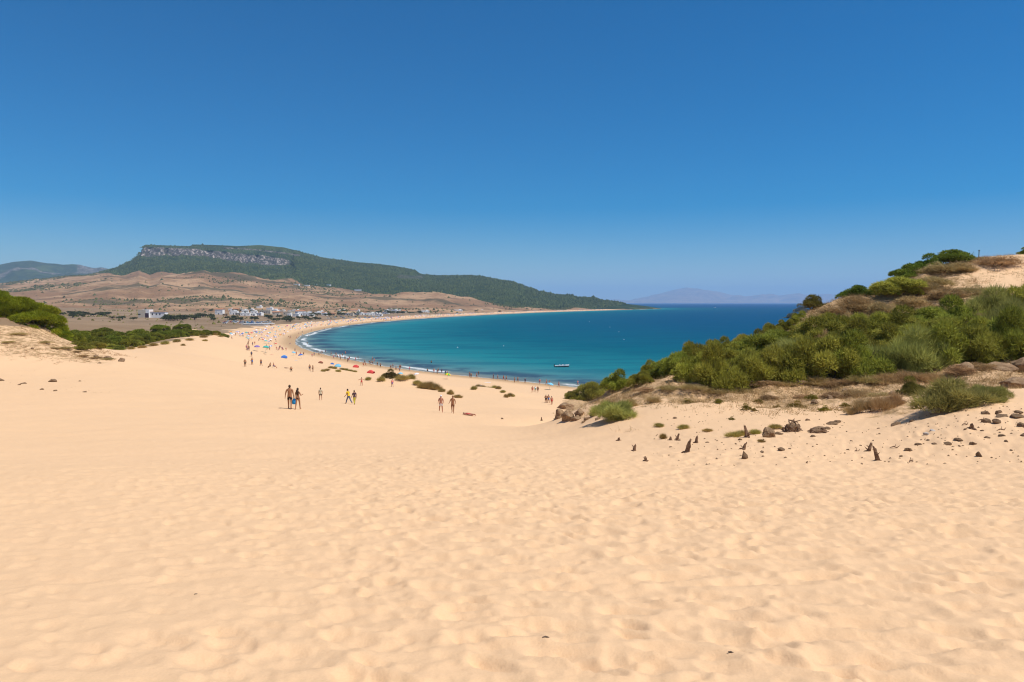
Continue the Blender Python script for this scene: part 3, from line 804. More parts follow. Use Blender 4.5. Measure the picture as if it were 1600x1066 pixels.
for q, lab in (((1418, 434, 60, 30), 'glossy green bush at the lower end of the crest hedge'), ((1450, 424, 66, 32), 'glossy green bush in the middle of the crest hedge'), ((1495, 411, 84, 28), 'glossy green bush at the top of the crest hedge beside the thin post'), ((1604, 398, 34, 14), 'small green bush at the edge of the bare sand summit')):
    bush('lentisk', *q, lab)
bush('juniper', 1272, 478, 44, 30, 'dark bristly shrub on the skyline against the horizon')
bush('juniper', 1252, 490, 34, 18, 'dark low shrub below the bristly one on the skyline')
bush('juniper', 1238, 500, 34, 16, 'dark low shrub at the sea edge of the skyline slope')
for px, py, w, h in [(1300, 490, 54, 22), (1335, 482, 56, 22), (1285, 505, 60, 24), (1370, 488, 60, 20), (1420, 478, 60, 22), (1455, 448, 50, 22), (1470, 428, 64, 24), (1500, 425, 50, 18), (1555, 416, 64, 20), (1520, 462, 54, 22), (1480, 470, 60, 22), (1440, 462, 46, 18), (1545, 478, 54, 18), (1390, 452, 40, 16)]:
    bush('dryscrub' if random.random() < .45 else 'drygrass', px, py, w * 1.25, h * .85, 'dry brown tangled shrub on the sandy upper slope of the hill', 'dry shrubs on the upper hill')
for px, py, w, h in [(1350, 520, 60, 30), (1292, 545, 50, 26), (1372, 500, 60, 24), (1455, 500, 54, 24), (1420, 535, 48, 26), (1225, 560, 44, 22), (1530, 512, 56, 26), (1320, 505, 56, 22), (1170, 572, 40, 20), (1265, 520, 50, 20)]:
    bush('dryscrub', px, py, w, h * 1.25, 'brown dead shrub standing within the green thicket', 'dead shrubs in the thicket')
for px, py, w, h in [(1120, 612, 46, 16), (1155, 610, 50, 18), (1195, 606, 52, 18), (1230, 604, 50, 20), (1275, 602, 52, 22), (1310, 600, 52, 24), (1350, 596, 54, 26), (1385, 594, 56, 26), (1420, 590, 56, 26), (1455, 588, 56, 26), (1500, 584, 54, 24), (1535, 580, 50, 22), (1080, 612, 46, 14), (1300, 622, 44, 18), (1340, 618, 44, 18), (1380, 620, 44, 20), (1200, 622, 40, 12), (1255, 618, 40, 14), (1045, 612, 40, 12), (1010, 616, 36, 12)]:
    bush('dryscrub' if random.random() < .5 else 'drygrass', px, py, w * 1.1, h * .58, 'dry brown twiggy shrub below the green thicket', 'dry shrubs along the thicket foot')
for px, py, w, h in [(1350, 648, 40, 22), (1375, 646, 44, 24), (1398, 640, 36, 20), (1330, 650, 26, 12), (950, 636, 30, 12), (985, 634, 30, 12), (1020, 626, 30, 10), (930, 648, 22, 9)]:
    bush('drygrass', px, py, w, h, 'tuft of straw coloured dry grass at the foot of the slope', 'dry grass at the slope foot', cat='grass')
for px, py, w, h in [(1075, 624, 34, 10), (1122, 634, 19, 11), (1166, 642, 24, 12), (1179, 644, 13, 7), (1143, 655, 13, 6), (1184, 627, 22, 9), (1246, 636, 32, 15), (1268, 628, 26, 12), (1288, 645, 24, 11), (1322, 634, 22, 10), (1215, 632, 16, 7)]:
    bush('cushion', px, py, w, h, 'low yellow green cushion plant on the open sand slope', 'cushion plants on the slope', cat='plant')
for px, py, w, h in [(1036, 686, 12, 9), (1146, 684, 26, 8), (1160, 682, 20, 9), (1180, 678, 20, 8), (1068, 670, 22, 6), (1105, 674, 16, 5), (1212, 668, 22, 7), (1030, 666, 18, 5), (1190, 690, 12, 5)]:
    bush('marram', px, py, w, h, 'thin green grass tuft growing from sand near the stumps', 'sparse grass near the stumps', cat='grass')

# beach dune plants
bush('juniper', 611, 600, 32, 17, 'round dark green shrub on the beach hummock', None)
for px, py, w, h in [(596, 600, 14, 7), (575, 597, 10, 5), (630, 603, 22, 8), (642, 603, 16, 8), (652, 606, 14, 7), (662, 608, 22, 11), (672, 609, 22, 11), (682, 610, 18, 9), (690, 613, 12, 6), (704, 617, 11, 7), (716, 622, 14, 5)]:
    bush('marram', px, py, w, h, 'wind combed marram tuft beside the round shrub on the beach hummock', 'marram around the beach shrub', cat='grass')
for px, py, w, h in [(741, 612, 10, 6), (747, 609, 12, 6), (754, 608, 13, 6), (762, 609, 9, 5), (772, 611, 12, 6), (779, 613, 10, 5), (786, 616, 9, 4), (791, 621, 9, 5), (797, 620, 10, 6), (802, 620, 6, 4)]:
    bush('marram', px, py, w, h, 'marram tuft along the low ridge nearer the rock ledge', 'marram on the second beach hummock', cat='grass')
for px in range(505, 556, 6):
    bush('marram', px, 580 + random.uniform(-2, 1.5) + (px - 505) * .03, 9, 3.5, 'low creeping dune grass in a thin line above the beach tents', 'creeping dune grass line', cat='grass')

# ------------------------------------------------------------------ rocks, clods, stumps
def rock_mesh(name, seed, mat, sub=3, rough=.35, strata=0.0, flatz=.7, cone=0):
    """angular broken stone: hull of scattered points, bevelled and roughened"""
    r = random.Random(seed); bm = bmesh.new()
    for _ in range(26):
        d = Vector((r.gauss(0, 1), r.gauss(0, 1), r.gauss(0, 1))).normalized() * r.uniform(.82, 1.22)
        if cone: k = max(.1, 1 - cone * max(0, d.z + .3)); d.x *= k; d.y *= k
        bm.verts.new((d.x, d.y, d.z * flatz))
    res = bmesh.ops.convex_hull(bm, input=bm.verts)
    bmesh.ops.delete(bm, geom=[v for v in bm.verts if not v.link_faces], context='VERTS')
    bmesh.ops.bevel(bm, geom=list(bm.edges), offset=.07, segments=1, affect='EDGES')
    bmesh.ops.triangulate(bm, faces=list(bm.faces))
    bmesh.ops.subdivide_edges(bm, edges=list(bm.edges), cuts=1 if sub < 4 else 2, use_grid_fill=True)
    off = Vector((seed * 3.7, seed * 1.3, seed * 2.1))
    for v in bm.verts:
        n = mnoise.fractal(v.co * 2.6 + off, 1.0, 2.0, 3)
        v.co *= 1 + rough * .22 * n
        if strata: v.co.x *= 1 + strata * math.sin(v.co.z * 11 + seed + n); v.co.y *= 1 + strata * math.sin(v.co.z * 11 + seed + 1 + n)
    me = bpy.data.meshes.new(name); bm.to_mesh(me); bm.free()
    me.materials.append(mat)
    return me
CL = [rock_mesh('earth_clod', k, M['clod'], 2, .55, 0, .7) for k in range(6)]
CN = [rock_mesh('earth_cone', 20 + k, M['clod'], 3, .35, 0, .9, .75) for k in range(2)]
RK = [rock_mesh('sandstone_rock', 40 + k, M['sandstone'], 4, .38, .06, .75) for k in range(5)]
PSN = [rock_mesh('pale_stone', 60 + k, M['palestone'], 3, .3, 0, .6) for k in range(2)]
_ri = 0
def rock(lst, name, px, py, w, h, label, group=None, cat='rock', sink=.35, dy=1.0):
    global _ri
    p = place(px, py); k = scale_at(p); _ri += 1
    o = link(name, lst[_ri % len(lst)])
    sx = w * k / 2.4; sz = h * k / (1.55)
    o.scale = (sx, sx * dy, sz); o.rotation_euler = (random.uniform(-.15, .15), random.uniform(-.15, .15), random.uniform(0, 6.28) if dy == 1 else random.uniform(-.3, .3))
    o.location = (p.x, p.y, p.z + sz * (.52 - sink))
    return tag(o, label, cat, group)
rock(RK, 'rock', 874, 655, 22, 28, 'upright sandstone block at the tip of the ledge')
rock(RK, 'rock', 889, 657, 28, 24, 'large sandstone block with a shaded face under the ledge')
rock(RK, 'rock', 906, 650, 20, 16, 'rounded sandstone lump beside the large shaded block')
rock(RK, 'rock', 900, 656, 22, 11, 'low sandstone slab in front of the ledge blocks')
rock(RK, 'rock', 884, 640, 30, 18, 'sandstone slab topping the ledge under the small bush')
for q in [(918, 655, 14, 8), (926, 650, 10, 7), (934, 655, 12, 6), (868, 657, 8, 4), (912, 660, 8, 5)]:
    rock(RK, 'rock', *q, 'loose sandstone piece lying by the ledge', 'loose pieces by the ledge')
for q, lab in (((1562, 578, 60, 30), 'big sandstone boulder jutting out just below the thicket'), ((1602, 574, 60, 34), 'big sandstone boulder behind the pale broom, highest of the outcrop'), ((1590, 604, 62, 26), 'layered sandstone ledge next to the wide pale broom'), ((1504, 582, 44, 20), 'sandstone boulder half hidden by brown scrub under the thicket'), ((1345, 588, 34, 24), 'sandstone boulder in the shade under the middle of the thicket'), ((1252, 604, 26, 16), 'dark faced boulder on the open slope among brown scrub'), ((1262, 600, 22, 12), 'pale topped boulder touching the dark faced one'), ((1258, 590, 20, 8), 'small pale slab just under the thicket')):
    rock(RK, 'boulder', *q, lab)
for q in [(1327, 618, 18, 12), (1390, 630, 20, 14), (1395, 620, 16, 12), (1320, 608, 16, 10), (1273, 632, 14, 10), (1297, 628, 12, 10), (1410, 632, 14, 10)]:
    rock(RK, 'boulder', *q, 'brown boulder among scrub on the lower slope', 'boulders on the lower slope')
rock(RK, 'rock', 1200, 684, 25, 27, 'rounded earthy boulder standing beside the root pile', sink=.25)
rock(PSN, 'pale_stone', 1447, 683, 11, 9, 'pale grey stone with a sharp edge on the sand')
rock(PSN, 'pale_stone', 1457, 676, 13, 6, 'flat pale grey stone behind the sharp one')
rock(CN, 'earth_cone', 1163, 716, 18, 14, 'pointed brown clod standing alone below the leaning stump', None, 'clod', .1)
rock(CN, 'earth_cone', 1529, 714, 15, 10, 'small pointed brown clod on bare sand below the earth clods', None, 'clod', .1)
clods = [(1190, 706, 9, 5), (1221, 703, 14, 7), (1234, 702, 6, 3), (1280, 672, 34, 13), (1300, 660, 22, 8), (1292, 668, 14, 7), (1270, 684, 10, 5), (1308, 658, 14, 7), (1217, 680, 16, 7), (1157, 688, 9, 5), (1192, 690, 10, 5), (1400, 661, 18, 10), (1425, 656, 9, 6), (1418, 707, 14, 8), (1408, 713, 7, 4), (1435, 698, 13, 5), (1460, 698, 10, 5), (1480, 697, 16, 8), (1498, 691, 17, 6), (1520, 697, 13, 7), (1542, 689, 12, 6), (1565, 686, 14, 6), (1572, 694, 7, 5), (1540, 664, 20, 12), (1558, 666, 18, 11), (1565, 654, 22, 7), (1540, 648, 16, 9), (1560, 646, 12, 9), (1590, 656, 26, 9), (1597, 670, 18, 11), (1599, 684, 12, 7), (1592, 646, 16, 8), (1325, 702, 6, 4), (1372, 668, 8, 5), (1374, 680, 5, 3), (1432, 722, 5, 3), (1048, 699, 6, 3), (1062, 690, 5, 3), (1105, 692, 8, 3), (1120, 690, 5, 2), (1055, 655, 9, 4), (1244, 664, 10, 5), (1262, 657, 8, 5), (785, 655, 5, 4), (1535, 676, 8, 4), (1508, 676, 7, 4), (1450, 690, 7, 3), (1500, 702, 5, 3), (1580, 705, 6, 3), (1150, 695, 5, 3), (1330, 690, 6, 3), (1345, 696, 6, 3)]
for q in clods: rock(CL, 'earth_clod', *q, 'brown earth clod lying on the sand below the dune hill', 'earth clods below the hill', 'clod')
for q in [(82, 597, 15, 8), (2, 596, 10, 7), (37, 600, 10, 4), (30, 602, 6, 3), (66, 608, 8, 4), (86, 610, 8, 4), (190, 565, 13, 10), (168, 560, 16, 7), (155, 566, 8, 3), (132, 613, 8, 3), (125, 597, 5, 3), (50, 545, 7, 4), (150, 556, 10, 4)]:
    rock(CL, 'earth_clod', *q, 'small tan clod on the pale sand below the pine bank', 'clods below the pine bank', 'clod')

def stump(px, py, w, h, lean, label, prongs=2, seed=0):
    r = random.Random(seed + px); p = place(px, py); k = scale_at(p); H = h * k; R = w * k * .28
    e = empty('tree_stump', (p.x, p.y, p.z)); b = MB()
    rings = []; n = 9; seg = 7
    for i in range(seg):
        t = i / (seg - 1); c = Vector((lean * H * t ** 1.3, 0, -.12 + (H + .12) * t * (1 if i < seg - 1 else .92)))
        ring = []
        for a in range(n):
            an = 2 * math.pi * a / n
            rr = R * (1.25 - .75 * t) * (1 + .35 * math.sin(an * 3 + seed) * (1 - t * .5)) * r.uniform(.85, 1.15) + (R * .9 * (1 - t) ** 4 if a % 3 == 0 else 0)
            zz = r.uniform(-.16, .14) * H if i == seg - 1 else 0
            ring.append(c + Vector((math.cos(an) * rr, math.sin(an) * rr, zz)))
        rings.append(ring)
    b.loft(rings); b.build('trunk', M['deadwood'], e)
    for q in range(prongs):
        a = r.uniform(0, 6.28); b2 = MB(); s = r.uniform(.4, .9)
        z0 = H * r.uniform(.05, .45)
        b2.tube([(lean * z0, 0, z0), (math.cos(a) * H * .3 * s + lean * z0, math.sin(a) * H * .2, z0 + H * .2 * s), (math.cos(a) * H * .5 * s, math.sin(a) * H * .3, z0 + H * .5 * s)], [R * .5, R * .32, R * .06], 5)
        b2.build('broken_branch', M['deadwood'], e)
    b3 = MB()
    for q in range(3):
        a = 2.1 * q + r.random(); b3.tube([(0, 0, .02), (math.cos(a) * R * 1.6, math.sin(a) * R * 1.6, .01), (math.cos(a) * R * 3, math.sin(a) * R * 3, -.06)], [R * .6, R * .4, R * .15], 5)
    b3.build('roots', M['deadwood'], e)
    tag(e, label, 'stump')
for i, q in enumerate([(967, 689, 8, 6, .0, 'tiny dead stump on open sand, furthest of the stumps from the hill', 0), (990, 706, 8, 12, .25, 'small splintered stump with a thin leaning prong', 3), (1009, 721, 9, 9, -.1, 'squat star shaped stump with splayed roots', 4), (1047, 689, 9, 7, .1, 'short stump right beside a small grass tuft', 1), (1057, 689, 8, 12, .3, 'narrow leaning stump beside the short one near the grass', 1), (1073, 707, 13, 22, .25, 'tall jagged stump with a thin spike on its shoulder', 3), (1088, 693, 9, 12, .1, 'upright blunt stump close behind the jagged spiked one', 0), (1168, 685, 10, 20, -.25, 'grey pointed stump rising from the grass by the earthy boulder', 1), (1160, 704, 9, 12, .5, 'leaning brown stump above the pointed clod', 1), (1356, 704, 10, 15, .35, 'forked stump standing close to the tall thick stump', 3), (1372, 718, 12, 27, -.3, 'tall thick weathered stump, largest on the sand', 1), (1518, 675, 12, 9, 0, 'low branching stump in the midst of many earth clods', 4), (846, 657, 4, 6, 0, 'thin short stake alone on the open sand toward the beach', 0)]):
    stump(q[0], q[1], q[2], q[3], q[4], q[5], q[6] + 2, i)

def root_pile(px, py, w, h, label, n=40, seed=1):
    r = random.Random(seed); p = place(px, py); k = scale_at(p); W = w * k / 2; H = h * k
    e = empty('root_pile', tuple(p)); pile = MB()
    for i in range(n):
        a = r.uniform(0, 6.28); q = r.random() ** .7; x = math.cos(a) * W * q * .8; y = math.sin(a) * W * q * .6; z = r.uniform(0, 1) * H * (1 - q * .7)
        d = Vector((r.uniform(-1, 1), r.uniform(-1, 1), r.uniform(-.5, .6))) * W * .45
        c = Vector((x, y, z)); pile.tube([c - d, c + Vector((0, 0, .05 * H)), c + d], [.012, .03, .012], 5)
    pile.build('tangled_roots', M['deadwood'], e)
    c = link('earth_core', CL[0], e); c.scale = (W * .7, W * .5, H * .6); c.location = (0, 0, H * .25)
    tag(e, label, 'roots')
root_pile(1238, 674, 38, 22, 'tangled pile of dead roots beside the earthy boulder')
root_pile(1276, 676, 34, 12, 'low flat heap of dead roots beside the tall root pile', 30, 5)
def stick(px, py, L, ang, label, group=None):
    p = place(px, py); k = scale_at(p); L *= k; b = MB()
    b.tube([(-L / 2, 0, .01), (-L * .1, .03, .05), (L * .2, -.02, .03), (L / 2, .02, .10)], [.012, .022, .02, .006], 6); b.tube([(0, 0, .05), (L * .12, .06, .14)], [.012, .004], 5)
    o = b.build('driftwood_stick', M['deadwood']); o.location = p; o.rotation_euler = (0, 0, ang)
    tag(o, label, 'stick', group)
for i, q in enumerate([(1339, 703, 12, .3), (1398, 702, 14, -.5), (1424, 722, 9, .4), (1536, 660, 14, -.4), (1508, 668, 12, .2), (1565, 676, 16, .1), (900, 598, 4, 0)][:6]):
    stick(*q, 'thin dead stick lying on the sand below the dune hill', 'dead sticks below the hill')
for q, lab in (((853, 1002, 11, .1), 'tiny dark twig fragment alone on the trampled foreground sand'), ((1142, 1027, 9, -.2), 'thin dark twig on the rippled foreground sand'), ((306, 931, 5, .5), 'speck of dark twig on the smoother pale foreground sand')):
    p = place(q[0], q[1]); k = scale_at(p) * q[2]; b = MB()
    b.tube([(-k / 2, 0, .004), (0, k * .08, k * .12), (k / 2, -k * .05, .003)], [k * .10, k * .16, k * .05], 6)
    b.tube([(0, 0, .004), (k * .2, -k * .2, k * .1)], [k * .07, k * .03], 5)
    o = b.build('twig', M['bark']); o.location = p; o.rotation_euler = (0, 0, q[3]); tag(o, lab, 'twig')

# litter and small plants too many to count on the slope
def litter(name, n, region, L, W, up, mat, label, seed, thin=0):
    r = np.random.default_rng(seed); x0, x1, y0, y1 = region
    X = r.uniform(x0, x1, n * 6); Y = r.uniform(y0, y1, n * 6); s = shore_dist(X, Y)
    sd, so = masks(X, Y, s)
    cl = fbm(X * .5, Y * .5, 3, seed); ok = (so * (.25 + 1.5 * sstep(.42, .62, cl)) > r.random(n * 6) * 1.2)
    X = X[ok][:n]; Y = Y[ok][:n]
    Z = np.array([GZ(a, b) for a, b in zip(X, Y)])
    m = 7; P = np.repeat(np.stack([X, Y, Z], 1), m, 0); N_ = len(P)
    P[:, :2] += r.normal(size=(N_, 2)) * .13
    dn = unit(np.stack([r.normal(size=N_), r.normal(size=N_), np.abs(r.normal(size=N_)) * up + .1], 1))
    V, Fc, tone = blades(P, dn, L * (.5 + r.random(N_)), W * (.6 + .8 * r.random(N_)), r.random(N_), r)
    o = link(name, mesh_np(name, V, Fc, [mat], attrs={'tone': tone})); o['kind'] = 'stuff'; o['label'] = label
litter('dry_litter', 19000, (2, 75, 34, 92), .24, .022, .9, M['dryscrub'], 'dry twiggy litter between the bushes of the hill', 5)
litter('dry_grass', 20000, (2, 75, 34, 92), .34, .016, 1.6, M['drygrass'], 'short straw coloured grass over the hill slope', 6)
litter('bank_litter', 1600, (-90, -55, 86, 122), .3, .03, .9, M['dryscrub'], 'dry litter on the sandy bank below the pines', 7)

def pebbles(name, n, box, label, seed):
    r = np.random.default_rng(seed); V = []; Fc = []
    base = np.array([(1, 0, 0), (-1, 0, 0), (0, 1, 0), (0, -1, 0), (0, 0, 1), (0, 0, -1)], float)
    tri = [(0, 2, 4), (2, 1, 4), (1, 3, 4), (3, 0, 4), (2, 0, 5), (1, 2, 5), (3, 1, 5), (0, 3, 5)]
    for i in range(n):
        px = r.uniform(*box[0]); py = r.uniform(*box[1]); p = place(px, py); a = r.uniform(.012, .045)
        q = base * a * r.uniform(.6, 1.4, (6, 1)) * np.array((1, 1, .7)); b = len(V)
        V += [tuple(v + np.array((p.x, p.y, p.z + a * .2))) for v in q]; Fc += [tuple(k + b for k in t) for t in tri]
    o = link(name, mesh_np(name, V, Fc, [M['clod']])); o['kind'] = 'stuff'; o['label'] = label
pebbles('pebbles', 420, ((1020, 1600), (630, 725)), 'scattered small stones and crumbs on the sand below the hill', 3)
pebbles('bank_pebbles', 60, ((0, 190), (545, 615)), 'scattered crumbs on the sand below the pine bank', 4)

# thin post on the crest
p = place(1529, 408); b = MB(); b.tube([(0, 0, -.3), (.02, 0, 1.15)], [.05, .045], 6); b.box((.02, 0, 1.12), (.14, .1, .08)); o = b.build('post', M['bark']); o.location = p
tag(o, 'thin wooden post standing on the hill crest', 'post')

# ------------------------------------------------------------------ pines
def pine_meshes(seed, n, L, W, low=False, mat='pine'):
    """umbrella pine ten metres across, crown and trunk; low = crown down to the sand"""
    r = random.Random(seed); lumps = []
    for _ in range(34):
        a = r.uniform(0, 6.28); q = r.random() ** .55 * 4.0
        z = (3.6 if low else 5.2) + 1.7 * (1 - (q / 4.6) ** 2) + r.uniform(-.4, .3)
        rr = r.uniform(.8, 1.45); lumps.append((math.cos(a) * q, math.sin(a) * q, z, rr, rr, rr * .62))
        if low and q > 2.2: lumps.append((math.cos(a) * (q + .4), math.sin(a) * (q + .4), z - r.uniform(1.0, 2.6), rr * .9, rr * .9, rr * .8))
    V, Fc, tone = crown_blades(lumps, n, L, W, .7, seed, .6, None, .5)
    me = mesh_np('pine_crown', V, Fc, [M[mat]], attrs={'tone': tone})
    b = MB(); b.tube([(0, 0, -1), (.1, 0, 1.2), (-.1, .1, 3.0), (.1, 0, 4.6 if not low else 3.4)], [.34, .27, .22, .16], 8)
    for k in range(8):
        l = lumps[k * 3]; b.tube([(0, 0, 2.2 + .15 * k if not low else 1.2), (l[0] * .5, l[1] * .5, l[2] * .72), (l[0], l[1], l[2])], [.15, .1, .04], 5)
    return me, b.mesh('pine_trunk', [M['bark']])
PN = [pine_meshes(3, 26000, .42, .085, True), pine_meshes(4, 26000, .42, .085, True)]
PF = [pine_meshes(5, 14000, .5, .15, True, 'farpine'), pine_meshes(6, 14000, .5, .15, True, 'farpine'), pine_meshes(7, 12000, .6, .16, True, 'farpine')]
def pine(lst, i, p, s, label, group=None, sz=1.0):
    e = empty('pine_tree', tuple(p), random.uniform(0, 6.28), (s, s, s * sz)); me, t = lst[i % len(lst)]
    link('crown', me, e); link('trunk', t, e); tag(e, label, 'tree', group); return e
def at(px, D, dz=0.0):
    x = (px - CX) / F * D; return Vector((x, D, GZ(x, D) + dz))
pine(PN, 0, at(-22, 109, -1.7), .92, 'large bright green pine with its crown spread over the sand bank')
pine(PN, 0, at(48, 113, -1.7), .85, 'bright green pine filling the slope of the bank thicket')
pine(PN, 1, at(22, 112, -2.0), .88, 'bright green pine beside the largest one on the bank')
pine(PN, 0, at(58, 110, -2.6), .80, 'bright green pine sloping down the bank with a dark hollow under it')
pine(PN, 1, at(88, 113, -2.9), .62, 'lowest bright pine at the end of the bank')
pine(PN, 1, at(-60, 116, -2.0), .95, 'bright green pine behind the bank at the edge of the wood')
pine(PN, 0, at(40, 122, -3.0), .8, 'bright green pine behind the dark hollow on the bank')
pine(PN, 1, at(-110, 112, -1.5), 1.0, 'bright green pine at the far end of the bank')
for i, (px, D, dz, s) in enumerate([(112, 178, -1.2, .62), (130, 196, -1.0, .72), (150, 205, -1.2, .75), (170, 212, -1.2, .78), (188, 218, -1.0, .72), (205, 228, -1.2, .74), (222, 236, -1.0, .7), (240, 246, -1.2, .7), (258, 258, -1.2, .66), (275, 268, -1.0, .66), (292, 280, -1.0, .62), (308, 292, -1.2, .58), (322, 305, -1.0, .52), (336, 320, -1.0, .48), (352, 345, -1.0, .4), (104, 150, -1.6, .6), (140, 225, -.6, .8), (180, 240, -.6, .8), (215, 255, -.6, .8), (250, 280, -.6, .8), (285, 300, -.6, .75), (160, 255, -.4, .8), (120, 215, -.4, .8), (196, 214, -1.6, .7), (214, 226, -1.6, .66), (232, 240, -1.6, .66), (250, 252, -1.6, .62), (268, 262, -1.6, .6), (284, 274, -1.6, .58), (300, 286, -1.6, .55), (316, 298, -1.6, .5), (120, 186, -1.6, .66), (142, 199, -1.6, .7), (162, 207, -1.6, .7), (330, 312, -1.4, .5), (345, 330, -1.4, .46)]):
    pine(PF, i, at(px, D, dz), s, 'green umbrella pine in the row behind the sand tongue', 'pines behind the sand tongue', .95)
for q in [(128, 546, 30, 12), (150, 545, 38, 14), (172, 546, 36, 12), (188, 547, 24, 9), (215, 540, 22, 12), (118, 538, 26, 8)]:
    bush('broom', *q, 'low green scrub on the sand in front of the pine row', 'scrub before the pine row')
for q in [(205, 546, 12, 4), (222, 544, 14, 4), (240, 541, 14, 5), (258, 538, 14, 5), (276, 535, 12, 5), (296, 532, 12, 4), (318, 528, 12, 4), (335, 524, 11, 4), (320, 533, 8, 3), (286, 540, 8, 3), (345, 527, 9, 2.5)]:
    bush('marram', *q, 'dry dune grass clump on the sand edge by the pine row', 'dune grass by the pine row', cat='grass')
for q in [(100, 545, 20, 6), (70, 536, 18, 6), (30, 525, 20, 7), (15, 535, 16, 5), (130, 556, 18, 5), (150, 560, 16, 5), (168, 562, 18, 6), (120, 551, 14, 4), (85, 545, 14, 4)]:
    bush('drygrass', q[0], q[1], q[2] * 1.3, q[3] * .6, 'dry grass patch on the eroded bank below the bright pines', 'dry grass on the pine bank', cat='grass')

# ------------------------------------------------------------------ far trees, scrub and forest
def blob_tree(seed, n=420):
    r = random.Random(seed); lumps = [(r.uniform(-.35, .35), r.uniform(-.35, .35), r.uniform(.35, .75), .3, .3, .26) for _ in range(9)]
    V, Fc, tone = crown_blades(lumps, n, .16, .12, .3, seed, .6)
    b = MB(); b.tube([(0, 0, -.15), (0, 0, .5)], [.05, .03], 5)
    return mesh_np('far_tree_crown', V, Fc, [M['darktree']], attrs={'tone': tone}), b.mesh('far_tree_trunk', [M['bark']])
BT = [blob_tree(k) for k in range(5)]
def far_tree(px, D, w, h, label, group):
    x = (px - CX) / F * D; z = max(GZ(x, D), 0)
    e = empty('tree', (x, D, z), random.uniform(0, 6.28), (w, w, h)); me, t = BT[random.randrange(5)]
    link('crown', me, e); link('trunk', t, e); tag(e, label, 'tree', group)
def D_of(px, row):
    """depth of the plain seen at that pixel"""
    return hit(px, row).y
r_ = random.Random(11)
for px, row, n, spread in [(318, 495, 9, 12), (440, 502, 6, 14), (430, 498, 5, 12), (500, 494, 6, 16), (545, 492, 6, 16), (360, 500, 8, 40), (290, 499, 8, 30), (272, 502, 7, 14), (470, 500, 6, 30), (395, 489, 4, 30), (585, 490, 6, 24), (620, 490, 6, 22), (655, 489, 6, 30), (700, 488, 6, 34), (750, 487, 6, 34), (345, 487, 5, 20), (520, 489, 7, 26)]:
    for _ in range(n):
        q = px + r_.uniform(-spread, spread); ro = row + r_.uniform(-1.2, 1.6); D = min(D_of(q, ro), 1900)
        far_tree(q, D, r_.uniform(6, 11), r_.uniform(3.5, 6.5), 'dark green tree standing among the village houses', 'trees in the village')
for px, row, n, spread in [(70, 488, 8, 24), (110, 492, 10, 26), (140, 494, 8, 20), (165, 493, 5, 18), (100, 497, 6, 30), (188, 500, 5, 20), (282, 501, 6, 20)]:
    for _ in range(n):
        q = px + r_.uniform(-spread, spread); D = min(D_of(q, row + r_.uniform(-1, 1.5)), 1100)
        far_tree(q, D, r_.uniform(5, 9), r_.uniform(3, 5), 'dark round tree on the dry plain behind the pine row', 'trees on the dry plain')

def blobs_on(name, pts, size, mat, label, seed):
    """low faceted crowns, far too many to count"""
    r = np.random.default_rng(seed); n = len(pts)
    base = np.array([(1, 0, 0), (.3, .95, 0), (-.8, .6, 0), (-.8, -.6, 0), (.3, -.95, 0), (0, 0, .8)]); tri = np.array([(0, 1, 5), (1, 2, 5), (2, 3, 5), (3, 4, 5), (4, 0, 5)])
    sc = size * np.exp(r.normal(0, .35, n)); jit = r.uniform(.7, 1.3, (n, 6, 1))
    V = base[None] * jit * sc[:, None, None] + np.asarray(pts)[:, None]
    V[:, :5, 2] -= sc[:, None] * .3
    Fc = (tri[None] + (np.arange(n) * 6)[:, None, None]).reshape(-1, 3)
    o = link(name, mesh_np(name, V.reshape(-1, 3), Fc, [mat], attrs={'tone': np.repeat(r.random(n), 6)}))
    o['kind'] = 'stuff'; o['label'] = label
rg = np.random.default_rng(77)
mi = rg.integers(0, nr3 - 15, 160000); mj = rg.integers(0, nc3 - 1, 160000)
MX, MY, MZ, MG, MR = mx[mi, mj], my[mi, mj], mz[mi, mj], mg[mi, mj], mr[mi, mj]
MX = MX + rg.normal(0, 7, len(MX)); 
cl = fbm(MX * .004, MY * .004, 4, 91)
cl2 = fbm(MX * .0012 + MY * .0005, MY * .003, 4, 93)
inland = shore_dist(MX, MY) > 90
forest = (MG > .6) & (MR < .3) & inland & (rg.random(len(MX)) < .42)
scrub = (MG < .5) & inland & (rg.random(len(MX)) < (.004 + (.10 * sstep(.60, .68, cl) + .42 * sstep(.60, .64, cl2)) * np.clip(tt[mi] * 2.2 - .35, .06, 1)) * 2.6)
blobs_on('forest', np.stack([MX, MY, MZ], 1)[forest], 4.6, M['forest'], 'dark pine forest covering the upper mountain', 1)
blobs_on('hill_scrub', np.stack([MX, MY, MZ], 1)[scrub], 3.0, M['darktree'], 'dark scrub scattered over the brown foothills', 2)
PXs = rg.uniform(-100, 760, 9000); Ds = 380 * (1300 / 380) ** rg.random(9000); Xs = (PXs - CX) / F * Ds; sh_ = shore_dist(Xs, Ds)
sd, so = masks(Xs, Ds, sh_); c3 = fbm(Xs * .012, Ds * .012, 4, 95)
ok = (sd < .2) & (sh_ > 95) & (rg.random(9000) < .05 + .8 * sstep(.55, .65, c3))
pp = np.array([(a, b, GZ(a, b)) for a, b in zip(Xs[ok], Ds[ok])])
blobs_on('plain_scrub', pp, 1.7, M['juniper'], 'low scrub dotted over the dry plain', 3)

